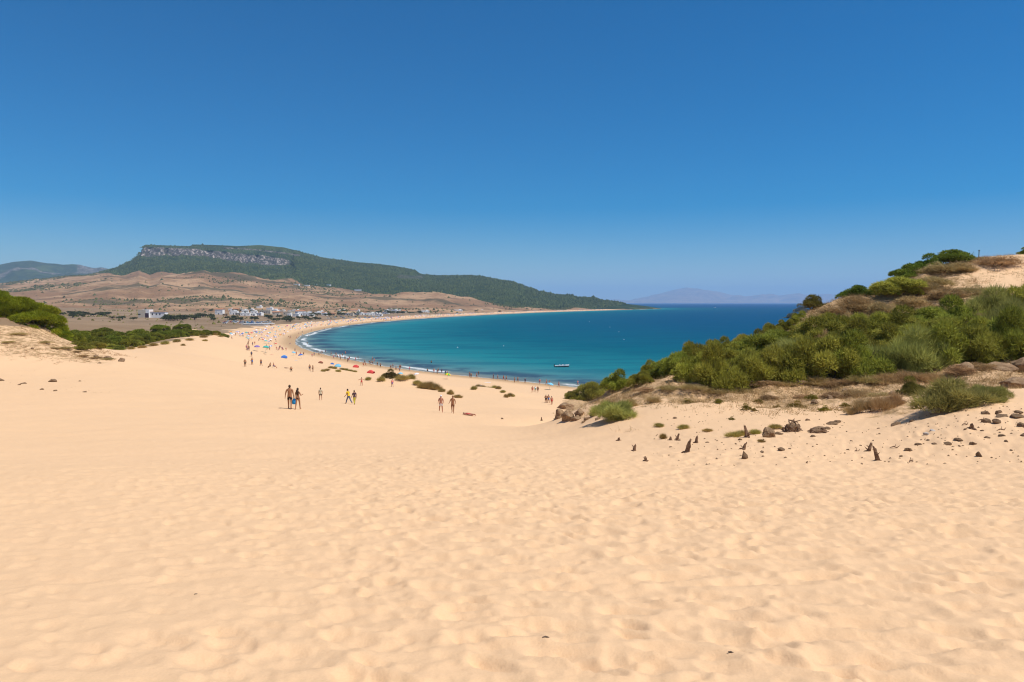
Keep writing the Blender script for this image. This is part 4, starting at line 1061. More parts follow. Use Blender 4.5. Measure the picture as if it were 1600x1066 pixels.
# ------------------------------------------------------------------ people
def skin_mesh(verts, edges, radii, root=0, sub=1):
    bm = bmesh.new(); lay = bm.verts.layers.skin.verify()
    vs = [bm.verts.new(v) for v in verts]
    for a, b in edges: bm.edges.new((vs[a], vs[b]))
    for v, r in zip(vs, radii):
        v[lay].radius = r if hasattr(r, '__len__') else (r, r)
    vs[root][lay].use_root = True
    me = bpy.data.meshes.new('tmp'); bm.to_mesh(me); bm.free()
    o = bpy.data.objects.new('tmp', me); COL.objects.link(o)
    sk = o.modifiers.new('s', 'SKIN'); sk.use_smooth_shade = True
    if sub: m = o.modifiers.new('d', 'SUBSURF'); m.levels = sub; m.render_levels = sub
    dg = bpy.context.evaluated_depsgraph_get(); dg.update()
    ev = o.evaluated_get(dg); out = bpy.data.meshes.new_from_object(ev)
    bpy.data.objects.remove(o); bpy.data.meshes.remove(me)
    return out

def join_meshes(name, meshes, mats, idx):
    b = MB()
    for me, m in zip(meshes, idx):
        b.add([v.co[:] for v in me.vertices], [tuple(p.vertices) for p in me.polygons], m)
    return b.mesh(name, mats, True)

def head_mesh(c, fwd, s=1.0, n=14):
    """head with brow, nose, chin and ears; c = centre, fwd = facing (unit, horizontal)"""
    b = MB(); c = Vector(c); f = Vector(fwd); side = f.cross(Vector((0, 0, 1)))
    prof = [(-.125, .035, .040, .03), (-.105, .055, .062, .02), (-.06, .066, .078, .012), (0, .075, .090, 0), (.05, .074, .092, -.004), (.09, .058, .074, -.006), (.112, .032, .042, -.006), (.12, .006, .008, -.006)]
    rings = []
    for z, rx, ry, off in prof:
        ring = []
        for k in range(n):
            a = 2 * math.pi * k / n; x = math.cos(a) * rx; y = math.sin(a) * ry + off
            if abs(a - math.pi / 2) < .3 and -.07 < z < .03: y += .022 if z < -.02 else .006      # nose
            ring.append(c + (side * x + f * y + Vector((0, 0, z))) * s)
        rings.append(ring)
    b.loft(rings)
    for sg in (-1, 1):                                                                              # ears
        e = c + (side * sg * .078 + f * -.005) * s
        b.loft([[e + (f * math.cos(a) * .018 * q + Vector((0, 0, math.sin(a) * .03 * q)) + side * sg * w) * s for a in [2 * math.pi * k / 6 for k in range(6)]] for q, w in ((.7, -.01), (1, .006), (.5, .014))])
    return b.mesh('head', [])

def joints(P):
    """joint positions for a pose; facing +Y, z up, 1.75 m tall before scaling"""
    J = {}; lean = P.get('lean', 0.0); tw = P.get('twist', 0.0)
    def up(z, y=0): return Vector((0, y + (z - .95) * math.sin(lean), .95 + (z - .95) * math.cos(lean)))
    J['pel'] = up(.95); J['wai'] = up(1.10); J['che'] = up(1.30); J['nb'] = up(1.46); J['nk'] = up(1.54); J['hd'] = up(1.645, .015)
    sw = P.get('sw', .185)
    for sd, sg in (('l', -1), ('r', 1)):
        th_, kn = P.get('leg_' + sd, (0, 0)); ab = P.get('legab_' + sd, .05)
        hp = Vector((sg * .095, 0, .90)); k = hp + Vector((sg * ab * .42, math.sin(th_) * .42, -math.cos(th_) * .42))
        an = k + Vector((sg * ab * .2, math.sin(th_ - kn) * .40, -math.cos(th_ - kn) * .40)); fa = P.get('foot_' + sd, 0)
        J['hp' + sd] = hp; J['kn' + sd] = k; J['an' + sd] = an; J['to' + sd] = an + Vector((sg * .03, .15 * math.cos(fa), -.055 + .15 * math.sin(fa))); J['he' + sd] = an + Vector((0, -.05, -.05))
        sh = up(1.41) + Vector((sg * sw, -sg * tw, 0)); a1, ab1, el = P.get('arm_' + sd, (0, .18, .25))
        e = sh + Vector((sg * math.sin(ab1) * .29, math.sin(a1) * .29, -math.cos(a1) * math.cos(ab1) * .29))
        ab2 = P.get('fore_' + sd, ab1 * .4)
        w = e + Vector((sg * math.sin(ab2) * .25, math.sin(a1 + el) * .25, -math.cos(a1 + el) * math.cos(ab2) * .25))
        J['sh' + sd] = sh; J['el' + sd] = e; J['wr' + sd] = w; J['ha' + sd] = w + (w - e).normalized() * .085
    lo = min(J['to' + q].z for q in 'lr') - .025
    for k in J: J[k].z -= lo
    return J

def body_meshes(P, fem=False, sub=1, slim=1.0):
    J = joints(P); names = list(J); ix = {n: i for i, n in enumerate(names)}
    R = {'pel': (.145, .10), 'wai': (.118 if fem else .135, .088), 'che': (.14 if fem else .165, .105), 'nb': (.075, .06), 'nk': (.055, .055), 'hd': (.06, .06)}
    for sd in 'lr':
        R.update({'hp' + sd: (.092, .09), 'kn' + sd: (.058, .058), 'an' + sd: (.036, .038), 'to' + sd: (.035, .02), 'he' + sd: (.033, .03), 'sh' + sd: (.055 if fem else .066,) * 2, 'el' + sd: (.04, .04), 'wr' + sd: (.028, .024), 'ha' + sd: (.038, .02)})
    E = [('pel', 'wai'), ('wai', 'che'), ('che', 'nb'), ('nb', 'nk'), ('nk', 'hd')]
    for sd in 'lr': E += [('pel', 'hp' + sd), ('hp' + sd, 'kn' + sd), ('kn' + sd, 'an' + sd), ('an' + sd, 'to' + sd), ('an' + sd, 'he' + sd), ('nb', 'sh' + sd), ('sh' + sd, 'el' + sd), ('el' + sd, 'wr' + sd), ('wr' + sd, 'ha' + sd)]
    me = skin_mesh([J[n] for n in names], [(ix[a], ix[b]) for a, b in E], [tuple(q * slim * 1.12 for q in R[n]) for n in names], ix['pel'], sub)
    hd = head_mesh(J['hd'], Vector(P.get('look', (0, 1, 0))).normalized())
    fb = MB()
    for sd, sg in (('l', -1), ('r', 1)):                                       # five fingers, the thumb from the side of the palm
        h = J['ha' + sd]; d = (h - J['wr' + sd]).normalized(); f = Vector((0, 1, 0)); f = (f - d * f.dot(d)).normalized(); s_ = d.cross(f)
        for q, L in zip((-.024, -.008, .008, .024), (.060, .075, .080, .070)):
            b0 = h + f * q; fb.tube([b0 - d * .02, b0 + d * L * .5, b0 + d * L * .9 - s_ * sg * .02], [.009, .008, .006], 5)
        t0 = J['wr' + sd] + d * .03 + f * .022; fb.tube([t0, t0 + f * .03 + d * .025, t0 + f * .035 + d * .06], [.011, .010, .007], 5)
    fm = fb.mesh('fingers', [])
    return J, me, hd, fm

def inflate_part(J, names, edges, radii, sub=1):
    ix = {n: i for i, n in enumerate(names)}
    return skin_mesh([J[n] if isinstance(n, str) else n for n in names], [(ix[a], ix[b]) for a, b in edges], radii, 0, sub)

def mid(a, b, t): return a + (b - a) * t
def person(pose, loc, rz, label, skin='skin_tan', fem=False, height=1.75, top=None, bottom=('shorts', 'black'), hair='hair', longhair=False, hat=None, group=None, slim=1.0):
    e = empty('person', tuple(loc), rz, height / 1.75)
    J, me, hd, fm = body_meshes(pose, fem, 1, slim)
    bd = join_meshes('body', [me, hd, fm], [M[skin]], [0, 0, 0]); link('body', bd, e)
    k = slim
    if top:
        K = dict(J)
        for sd in 'lr': K['um' + sd] = mid(J['sh' + sd], J['el' + sd], .75)
        K['bt'] = mid(J['pel'], J['wai'], .15)
        nm = ['wai', 'bt', 'che', 'nb', 'shl', 'shr', 'uml', 'umr']
        rd = [(.155 * k, .125), (.168 * k, .128), (.18 * k, .128), (.088, .075), (.085, .085), (.085, .085), (.072, .072), (.072, .072)]
        tm = inflate_part(K, nm, [('wai', 'bt'), ('wai', 'che'), ('che', 'nb'), ('nb', 'shl'), ('nb', 'shr'), ('shl', 'uml'), ('shr', 'umr')], rd)
        tm.materials.clear(); tm.materials.append(M[top]); link('shirt', tm, e)
    if bottom:
        kind, mat = bottom; K = dict(J); t = {'shorts': .62, 'brief': .12, 'trousers': 1.0, 'skirt': .9}[kind]
        K['wb'] = mid(J['pel'], J['wai'], .45)
        nm = ['pel', 'wb']; rd = [(.165 * k, .122), (.148 * k, .105)]; E = [('pel', 'wb')]
        for sd in 'lr':
            K['th' + sd] = mid(J['hp' + sd], J['kn' + sd], t); nm += ['hp' + sd, 'th' + sd]; wd = {'shorts': .09, 'brief': .098, 'trousers': .075, 'skirt': .11}[kind]
            rd += [(.112 * k, .11), (wd, wd)]; E += [('pel', 'hp' + sd), ('hp' + sd, 'th' + sd)]
            if kind == 'trousers': nm += ['an' + sd]; rd += [(.062, .062)]; E += [('th' + sd, 'an' + sd)]
        bmh = inflate_part(K, nm, E, rd); bmh.materials.clear(); bmh.materials.append(M[mat]); link('trousers' if kind == 'trousers' else kind if kind != 'brief' else 'swimsuit', bmh, e)
    hb = MB(); c = J['hd']; n = 12; look = Vector(pose.get('look', (0, 1, 0))).normalized(); side = look.cross(Vector((0, 0, 1)))
    rings = []
    for z, q, off in ((-.06, .78, -.030), (0, 1.0, -.022), (.05, 1.0, -.014), (.095, .8, -.010), (.125, .42, -.008), (.135, .06, -.008)):
        rings.append([c + side * math.cos(2 * math.pi * i / n) * .086 * q + look * (math.sin(2 * math.pi * i / n) * .098 * q + off) + Vector((0, 0, z)) for i in range(n)])
    hb.loft(rings)
    if longhair:
        hb.tube([c + look * -.05 + Vector((0, 0, .04)), c + look * -.115 + Vector((0, 0, -.06)), c + look * -.13 + Vector((.02, 0, -.22)), c + look * -.13 + Vector((0, 0, -.42)), c + look * -.12 + Vector((0, 0, -.5))], [.07, .10, .115, .08, .03], 9)
    hb.build('hair', M[hair], e, True)
    if hat:
        b = MB(); rr = []
        for z, q in ((.03, 1.12), (.07, 1.1), (.12, .9), (.155, .4), (.16, .04)): rr.append([c + side * math.cos(2 * math.pi * i / n) * .088 * q + look * (math.sin(2 * math.pi * i / n) * .10 * q - .008) + Vector((0, 0, z)) for i in range(n)])
        b.loft(rr); b.loft([[c + side * math.cos(a) * .07 * q + look * (.085 + math.sin(a) * .085 * q) + Vector((0, 0, zz)) for a in [math.pi * i / 7 for i in range(8)]] for q, zz in ((1, .03), (1, .042))])
        b.build('cap', M[hat], e, True)
    tag(e, label, 'person', group)
    return e, J
WALK = dict(leg_l=(.38, .12), leg_r=(-.25, .35), arm_l=(-.35, .2, .3), arm_r=(.3, .2, .35), foot_r=-.4)
WALK2 = dict(leg_l=(-.22, .3), leg_r=(.36, .1), arm_l=(.3, .2, .3), arm_r=(-.3, .2, .3), foot_l=-.4)
STAND = dict(leg_l=(.06, .05), leg_r=(-.05, .05), arm_l=(.05, .2, .2), arm_r=(.02, .2, .25), legab_l=.1, legab_r=.1)
away = 0.0
pm = place(453, 640)
person(dict(leg_l=(.22, .1), leg_r=(-.12, .22), arm_l=(-.12, .30, .12), arm_r=(.05, .16, .25), sw=.20), pm, .05, 'bare backed man in black shorts walking beside a long haired woman', 'skin_tan', height=1.83, bottom=('shorts', 'black'))
pw = place(465.5, 641)
person(dict(leg_l=(-.15, .25), leg_r=(.25, .1), arm_l=(.05, .22, .2), arm_r=(-.35, .45, 2.1), fore_r=.15, sw=.155), pw, -.05, 'long haired woman in a black bikini walking beside the bare backed man', 'skin_tan', True, 1.66, bottom=('brief', 'black'), longhair=True, slim=.92)
# blue bag hanging between them
bg_ = MB(); rings = []
for z, a, b_ in ((0, .13, .07), (.06, .17, .10), (.30, .15, .08), (.40, .09, .05), (.44, .06, .035)):
    rings.append([(math.cos(t) * a, math.sin(t) * b_, z) for t in [2 * math.pi * i / 14 for i in range(14)]])
bg_.loft(rings)
eb = empty('beach_bag', (mid(pm, pw, .56).x, pm.y - .02, pm.z + .36)); bg_.build('bag_body', M['bluebag'], eb, True)
hb_ = MB(); hb_.tube([(-.09, 0, .38), (-.09, 0, .50), (-.02, 0, .57), (.06, 0, .52), (.09, 0, .38)], .012, 6); hb_.build('handle', M['navy'], eb, True)
tag(eb, 'bright blue cloth beach bag carried between the walking couple', 'bag')
person(dict(STAND, leg_l=(.1, .05), leg_r=(-.08, .1)), place(501, 625.5), .25, 'person in a pale beige shirt and dark shorts standing alone', 'skin_pale', height=1.72, top='beige', bottom=('shorts', 'black'))
person(dict(leg_l=(.45, .15), leg_r=(-.35, .3), arm_l=(.2, .1, .6), arm_r=(.1, .15, .6), lean=.22), place(545, 631.5), 1.1, 'stooping person in a bright yellow shirt and blue trousers climbing the sand', 'skin_tan', height=1.74, top='yellow', bottom=('trousers', 'jeans'))
person(dict(WALK2, lean=.08), place(554, 632.5), .7, 'person in a dark plum top and olive yellow trousers beside the yellow shirt', 'skin_tan', True, 1.60, top='plum', bottom=('trousers', 'lime'))
person(dict(STAND, leg_l=(.05, .05), leg_r=(-.18, .5), arm_l=(.15, .25, 1.0), arm_r=(.15, .25, 1.0)), place(689, 645.5), math.pi + .1, 'sunburnt man in a white cap and white shorts walking on the sand', 'skin_red', height=1.80, bottom=('shorts', 'whitecloth'), hat='whitecloth')
person(dict(WALK, arm_l=(.2, .35, 1.0), arm_r=(.2, .35, 1.0)), place(707.5, 647), math.pi - .1, 'tanned man in brown shorts walking beside the white capped man', 'skin_tan', height=1.84, bottom=('shorts', 'brownshorts'))

# small figures further off: one mesh each, swimwear painted on by material
def figure(kind, skin, suit, top=None, seed=0):
    r = random.Random(seed)
    P = {'stand': dict(STAND, arm_l=(r.uniform(-.2, .4), .25, r.uniform(.1, 1.2)), arm_r=(r.uniform(-.2, .4), .25, r.uniform(.1, 1.2))), 'walk': WALK if seed % 2 else WALK2, 'arms': dict(STAND, arm_l=(.1, 1.2, .3), fore_l=1.1, arm_r=(.1, 1.2, .3), fore_r=1.1), 'sit': dict(leg_l=(1.45, 1.0), leg_r=(1.5, .9), arm_l=(-.5, .3, .1), arm_r=(.5, .2, .9), lean=-.15), 'lie': STAND}[kind]
    J, me, hd, fm = body_meshes(P, seed % 3 == 0, 0)
    hb = MB(); c = J['hd']
    hb.loft([[c + Vector((math.cos(a) * .085 * q, math.sin(a) * .095 * q - .02, z)) for a in [2 * math.pi * i / 8 for i in range(8)]] for z, q in ((-.05, .8), (.03, 1), (.09, .8), (.13, .1))])
    b = MB(); zp = J['pel'].z
    for src, base in ((me, 0), (hd, 0), (fm, 0)):
        b.add([v.co[:] for v in src.vertices], [tuple(p.vertices) for p in src.polygons], 0)
    b.add(hb.v, hb.f, 2)
    V = [Vector(v) for v in b.v]; pel = J['pel']
    for i, f in enumerate(b.f):
        if b.m[i] == 2: continue
        cc = sum((V[k] for k in f), Vector()) / len(f)
        if (cc - pel).length < .2 and cc.z < zp + .12 and abs(cc.x) < .2: b.m[i] = 1
        elif top and (J['wai'] - Vector((0, 0, .1))).z < cc.z < J['nb'].z + .02 and abs(cc.x) < .26: b.m[i] = 3
    if kind == 'sit': zmin = min(v.z for v in V); b.v = [(v.x, v.y, v.z - zmin) for v in V]
    if kind == 'lie': b.v = [(v.x, v.z - .9, .12 - v.y * .8) for v in V]
    return b.mesh('figure', [M[skin], M[suit], M['hair'], M[top or suit]], True)
FIG = {}
for i, (k, sk, su, tp) in enumerate([('stand', 'skin_tan', 'black', None), ('stand', 'skin_tan', 'blue', None), ('walk', 'skin_red', 'red', None), ('walk', 'skin_tan', 'navy', None), ('stand', 'skin_pale', 'teal', 'whitecloth'), ('sit', 'skin_tan', 'black', None), ('sit', 'skin_red', 'blue', None), ('lie', 'skin_tan', 'black', None), ('lie', 'skin_red', 'red', None), ('arms', 'skin_red', 'red', None), ('stand', 'skin_tan', 'navy', 'navy'), ('walk', 'skin_pale', 'violet', 'pink')]):
    FIG[i] = (figure(k, sk, su, tp, i), k, su, tp)
def put_figure(i, p, rz, label, group=None, s=1.0):
    o = link('person', FIG[i][0]); o.location = p; o.rotation_euler = (0, 0, rz); o.scale = (s, s, s); return tag(o, label, 'person', group)
for i, px, py, rz, lab in [(8, 732, 649.5, .75, 'sunburnt sunbather lying on open sand near the white capped man'), (9, 565, 603, .3, 'sunburnt person holding both arms wide beside the beach hummock'), (11, 613, 605, .4, 'person in pink in front of the round dark shrub'),
                           (0, 383, 573.5, .3, 'standing bather at the landward end of the group high on the beach'), (1, 394, 570.5, 1.0, 'bather in blue trunks standing in the group high on the beach'), (3, 408, 572, .8, 'slim bather walking past the group high on the beach'), (5, 422, 575.5, 1.2, 'bather in black sitting facing a companion on open sand'), (6, 428, 575.5, -1.4, 'bather in blue sitting facing a companion on open sand'), (7, 447, 575.5, .8, 'dark bather lying alone on the open beach'), (5, 455, 581.5, .2, 'person sitting alone lowest on the dune slope'), (3, 484, 580, .4, 'walker in navy above the line of creeping grass'), (0, 489, 581.5, 2.2, 'bather in black bending beside the walker in navy'), (10, 393, 557.5, .1, 'person dressed in dark blue alone on the upper beach'), (0, 389, 548, .2, 'lone bather on pale sand furthest up the beach'),
                           (2, 832, 613.5, 3.0, 'bather in red swimwear in a trio near the pale blue umbrella'), (4, 836.5, 613, 3.0, 'bather in a white top in a trio near the pale blue umbrella'), (3, 840.5, 613.5, 2.6, 'bather in navy in a trio near the pale blue umbrella'), (0, 853, 629.5, .2, 'bather in black, first of three walking past the rock ledge'), (1, 857, 629.5, .4, 'bather in blue, middle of three walking past the rock ledge'), (2, 862, 632.5, .1, 'bather in red, last of three walking past the rock ledge')]:
    put_figure(i, place(px, py), rz, lab)

# ------------------------------------------------------------------ umbrellas, tents, towels
def umbrella_meshes(c1, c2=None):
    b = MB(); n = 8; prof = [(0, 2.12), (.45, 2.02), (.8, 1.84), (1.02, 1.62)]
    for k in range(n):
        a0, a1 = 2 * math.pi * k / n, 2 * math.pi * (k + 1) / n
        for (r0, z0), (r1, z1) in zip(prof[:-1], prof[1:]):
            q = [(math.cos(a0) * r0, math.sin(a0) * r0, z0), (math.cos(a0) * r1, math.sin(a0) * r1, z1), (math.cos(a1) * r1, math.sin(a1) * r1, z1), (math.cos(a1) * r0, math.sin(a1) * r0, z0)]
            b.add(q, [(0, 1, 2, 3)] if r0 else [(0, 1, 2)], k % 2)
            if r1 > 1: b.add([q[1], (q[1][0], q[1][1], z1 - .12), (q[2][0], q[2][1], z1 - .12), q[2]], [(0, 1, 2, 3)], k % 2)
    can = b.mesh('canopy', [M[c1], M[c2 or c1]])
    p = MB(); p.tube([(0, 0, -.3), (0, 0, 2.2)], .03, 6)
    return can, p.mesh('pole', [M['pole']])
def tent_mesh(c1, c2):
    b = MB(); L, W, H = 1.1, .85, 1.15; n = 8
    arc = [[(x, -W * math.cos(math.pi * k / n), hh * math.sin(math.pi * k / n)) for k in range(n + 1)] for x, hh in ((-L, H * .55), (-.4, H * .95), (.3, H), (L, H * .6))]
    for i in range(3):
        for k in range(n): b.add([arc[i][k], arc[i + 1][k], arc[i + 1][k + 1], arc[i][k + 1]], [(0, 1, 2, 3)], (k // 3) % 2)
    b.add(arc[0], [tuple(range(n + 1))], 0)
    b.add([(-L, -W, .02), (L, -W, .02), (L, W, .02), (-L, W, .02)], [(0, 1, 2, 3)], 1)
    return b.mesh('shelter', [M[c1], M[c2]])
def towel_mesh(c):
    b = MB(); n = 8
    top = [[(x * .25 - 1.0, y * .4 - .4, .03 + .02 * math.sin(x * 1.7 + y)) for y in range(3)] for x in range(n + 1)]
    for i in range(n):
        for j in range(2): b.add([top[i][j], top[i + 1][j], top[i + 1][j + 1], top[i][j + 1]], [(0, 1, 2, 3)])
    return b.mesh('towel', [M[c]], True)
UM = {c: umbrella_meshes(*c) for c in [('red',), ('blue',), ('violet', 'whitecloth'), ('teal',), ('green', 'yellow'), ('skyblue',), ('pink', 'whitecloth'), ('blue', 'whitecloth'), ('whitecloth',), ('yellow', 'red'), ('violet',)]}
CW = {'red': 'red', 'blue': 'blue', 'violet': 'violet', 'teal': 'teal', 'green': 'green', 'skyblue': 'light blue', 'pink': 'coral', 'whitecloth': 'white', 'yellow': 'yellow'}
def cname(c): return CW[c[0]] + (' and ' + CW[c[1]] + ' striped' if len(c) > 1 else '')
def umbrella(c, p, label, group=None, s=1.0):
    e = empty('beach_umbrella', tuple(p), random.uniform(0, 6), s); e.rotation_euler = (random.uniform(-.22, .22), random.uniform(-.22, .22), random.uniform(0, 6))
    link('canopy', UM[c][0], e); link('pole', UM[c][1], e); return tag(e, label, 'umbrella', group)
for c, px, py, s, lab in [(('skyblue',), 858, 609, 1.0, 'pale blue beach umbrella by itself above the wet sand near the rock ledge'), (('green', 'yellow'), 698, 592.5, 1.0, 'green and yellow umbrella alone near the waterline'), (('skyblue',), 626, 590, .8, 'small light blue umbrella above the waterline behind the round shrub'), (('whitecloth',), 652, 591.5, .9, 'white umbrella between the light blue and the green ones'), (('teal',), 415, 551, 1.15, 'large teal umbrella high on the beach'), (('blue',), 471, 561, 1.0, 'blue umbrella beside white towels on the bend of the beach'), (('skyblue',), 458, 556, .9, 'light blue umbrella behind the blue one on the bend')]:
    umbrella(c, place(px, py), lab, None, s)
for c1, c2, px, py, rz, s, lab in [('skyblue', 'blue', 528, 573.5, .3, 1.0, 'blue dome beach tent just above the creeping grass line'), ('red', 'pink', 556, 574.5, .1, 1.0, 'red dome tent beside the water below the grass'), ('red', 'pink', 579.5, 583.5, -.2, 1.05, 'larger red dome tent next to the beach hummock'), ('blue', 'skyblue', 444, 560, .4, .9, 'blue dome tent with a pole shade high on the beach bend'), ('brownshorts', 'pink', 501, 568, .2, .8, 'small brown beach tent near the wet sand'), ('blue', 'navy', 519, 569.5, .2, .6, 'tiny dark blue tent next to the blue dome tent')]:
    o = link('beach_tent', tent_mesh(c1, c2)); p = place(px, py); o.location = p; o.rotation_euler = (0, 0, rz); o.scale = (s, s, s); tag(o, lab, 'tent')
for c, px, py, lab in [('whitecloth', 461, 563.5, 'white towel on the sand beside the blue umbrella'), ('brownshorts', 412, 553, 'dark red mat spread below the teal umbrella'), ('pink', 423, 554, 'coral towel beside the dark red mat'), ('blue', 748, 602, 'blue towel on sand by the marram ridge'), ('whitecloth', 762, 598, 'white towel near the waterline')]:
    o = link('towel', towel_mesh(c)); o.location = place(px, py); o.rotation_euler = (0, 0, random.uniform(-.4, .4)); tag(o, lab, 'towel')

# the crowd along the bend of the beach
cum = np.concatenate([[0], np.cumsum(np.hypot(*np.diff(SHORE, axis=0).T))])
def along(t, s):
    """point t metres along the shoreline, s metres inland"""
    i = int(np.clip(np.searchsorted(cum, t) - 1, 0, len(SHORE) - 2)); f = (t - cum[i]) / (cum[i + 1] - cum[i]); d = SHORE[i + 1] - SHORE[i]; d = d / np.hypot(*d)
    q = SHORE[i] + (SHORE[i + 1] - SHORE[i]) * f + np.array((-d[1], d[0])) * s
    return Vector((q[0], q[1], max(GZ(q[0], q[1]), -.6)))
def t_of(px): 
    k = [q[0] for q in _sh].index(px) + 5; return cum[k]
r_ = random.Random(21); ucol = [('blue',), ('blue', 'whitecloth'), ('violet',), ('violet', 'whitecloth'), ('violet', 'whitecloth'), ('pink', 'whitecloth'), ('whitecloth',), ('whitecloth',), ('blue', 'whitecloth'), ('red',), ('skyblue',), ('teal',), ('yellow', 'red'), ('pink', 'whitecloth')]
T0, T1, T2 = t_of(490), t_of(540), t_of(700)
nU = nP = 0
for i in range(120):
    t = T0 + 40 + (T1 - T0 + 260) * r_.random() ** .9; s = r_.uniform(12, 40); p = along(t, s); c = r_.choice(ucol)
    umbrella(c, p, f'{cname(c)} umbrella in the crowd around the bend of the beach', 'umbrellas around the beach bend', .78); nU += 1
for i in range(95):
    t = T1 + 200 + (T2 - T1) * r_.random(); s = r_.uniform(10, 48); p = along(t, s); c = r_.choice(ucol)
    umbrella(c, p, f'tiny {cname(c)} umbrella along the far straight beach before the village', 'umbrellas on the far beach'); nU += 1
FW = {0: 'bather in black trunks', 1: 'bather in blue trunks', 2: 'walking bather in red', 3: 'walking bather in navy', 4: 'bather in a white top', 5: 'sitting bather in black', 6: 'sitting bather in blue', 7: 'lying bather in black', 8: 'lying sunburnt bather', 10: 'person in dark blue', 11: 'walking person in a coral top'}
for i in range(62):                                    # at the water's edge
    t = t_of(900) + (T0 - t_of(900)) * (i + r_.random()) / 62; s = r_.gauss(3, 6); k = r_.choice([0, 1, 2, 3, 3, 0, 10, 11])
    put_figure(k, along(t, s), r_.uniform(0, 6.28), f'{FW[k]} at the water edge below the dune', 'bathers at the near water edge')
for i in range(120):
    t = T0 - 60 + (T1 - T0 + 320) * r_.random(); s = r_.gauss(9, 8) if i % 2 else r_.uniform(10, 44); k = r_.choice(list(FW))
    if s < 3 and k in (5, 6, 7, 8): k = 0
    put_figure(k, along(t, s), r_.uniform(0, 6.28), f'{FW[k]} in the crowd around the bend of the beach', 'bathers around the beach bend')
for i in range(26):
    px = r_.uniform(385, 470); py = r_.uniform(522, 556); p = place(px, py)
    if shore_dist(np.array([p.x]), np.array([p.y]))[0] < 12: continue
    k = r_.choice(list(FW))
    if r_.random() < .4: c = r_.choice(ucol); umbrella(c, p, f'{cname(c)} umbrella on the wide sand behind the beach bend', 'umbrellas on the wide sand')
    else: put_figure(k, p, r_.uniform(0, 6.28), f'{FW[k]} on the wide sand behind the beach bend', 'bathers on the wide sand')
cb = MB(); cols = ['red', 'blue', 'violet', 'whitecloth', 'skin_tan', 'skin_red', 'black', 'skyblue', 'pink']
for i in range(900):                                    # far crowd, specks in the photograph
    t = T1 + 200 + (t_of(930) - T1) * r_.random() ** 1.15; s = r_.uniform(6, 48); p = along(t, s); m = r_.randrange(len(cols))
    if cols[m] in ('red', 'blue', 'violet', 'whitecloth', 'skyblue', 'pink') and r_.random() < .7:
        n = 6; ring = [(p.x + math.cos(a) * 1.05, p.y + math.sin(a) * 1.05, p.z + 1.6) for a in [2 * math.pi * k / n for k in range(n)]]
        cb.add(ring + [(p.x, p.y, p.z + 2.15)], [(k, (k + 1) % n, n) for k in range(n)], m)
    else:
        cb.tube([(p.x, p.y, p.z), (p.x, p.y, p.z + .85), (p.x + .05, p.y, p.z + 1.4), (p.x, p.y, p.z + 1.7)], [.16, .2, .22, .09], 5, m)
o = cb.build('far_crowd', [M[c] for c in cols]); o['kind'] = 'stuff'; o['label'] = 'distant crowd of bathers and umbrellas on the far beach'

# ------------------------------------------------------------------ boats and buoys
def boat(px, py, L, rz, label, detail=True):
    D = depth_at_z(py); q = pt(px, py, D); e = empty('motorboat', (q[0], q[1], 0), rz, L / 6.0)
    st = [(-3.0, .95, .05, .62), (-1.5, 1.1, -.1, .66), (0, 1.1, -.15, .72), (1.5, .92, -.12, .82), (2.5, .5, 0, .95), (3.05, .06, .35, 1.05)]
    low, side = MB(), MB()
    def sec(x, w, k, h, f0, f1):
        pts = [(0, k), (w * .75, k + .18), (w * .95, .35), (w, h)]
        return pts
    rings = []
    for x, w, k, h in st: rings.append([(x, -w, h * .62), (x, -w * .88, .12), (x, 0, k - .12), (x, w * .88, .12), (x, w, h * .62)])
    for i in range(5):
        for j in range(4): low.add([rings[i][j], rings[i + 1][j], rings[i + 1][j + 1], rings[i][j + 1]], [(3, 2, 1, 0)])
    low.add(rings[0], [tuple(range(5))])
    low.build('hull', M['boatdark'], e)
    for i in range(5):
        (x0, w0, _, h0), (x1, w1, _, h1) = st[i], st[i + 1]
        for sg in (-1, 1):
            o0, o1 = [(x0, sg * w0 * 1.02, h0 * .6), (x0, sg * w0 * 1.08, h0), (x0, sg * w0 * .8, h0 * 1.02), (x0, sg * w0 * .78, h0 * .5)], [(x1, sg * w1 * 1.02, h1 * .6), (x1, sg * w1 * 1.08, h1), (x1, sg * w1 * .8, h1 * 1.02), (x1, sg * w1 * .78, h1 * .5)]
            for j in range(3): side.add([o0[j], o1[j], o1[j + 1], o0[j + 1]], [(0, 1, 2, 3)])
    side.add([(-3, -.75, .34), (3, -.05, .5), (3, .05, .5), (-3, .75, .34)], [(0, 1, 2, 3)])
    side.box((-2.98, 0, .3), (.12, 1.9, .36)); side.add([(1.3, -.78, .84), (3.0, -.06, 1.08), (3.0, .06, 1.08), (1.3, .78, .84)], [(0, 1, 2, 3)])
    side.build('gunwale', M['boatwhite'], e)
    c = MB(); c.box((.4, 0, .38), (.8, .75, .72), 0, .8); c.build('console', M['boatwhite'], e)
    w = MB(); w.add([(.75, -.36, 1.08), (.75, .36, 1.08), (.5, .3, 1.5), (.5, -.3, 1.5)], [(0, 1, 2, 3)]); w.add([(.77, -.36, 1.08), (.77, .36, 1.08), (.52, .3, 1.5), (.52, -.3, 1.5)], [(3, 2, 1, 0)]); w.build('windscreen', M['glass'], e)
    s_ = MB(); s_.box((-.7, 0, .38), (.7, 1.1, .42)); s_.box((-.98, 0, .8), (.12, 1.1, .35)); s_.build('seat', M['whitecloth'], e)
    m = MB(); m.box((-3.25, 0, .5), (.42, .42, .62), 0, .75); m.box((-3.22, 0, -.5), (.16, .14, 1.02)); m.build('outboard_motor', M['motor'], e)
    tag(e, label, 'boat')
boat(878, 573.5, 6.0, .06, 'small white motorboat with a dark hull side moored off the beach')
D = depth_at_z(481); q = pt(1117, 481, D)
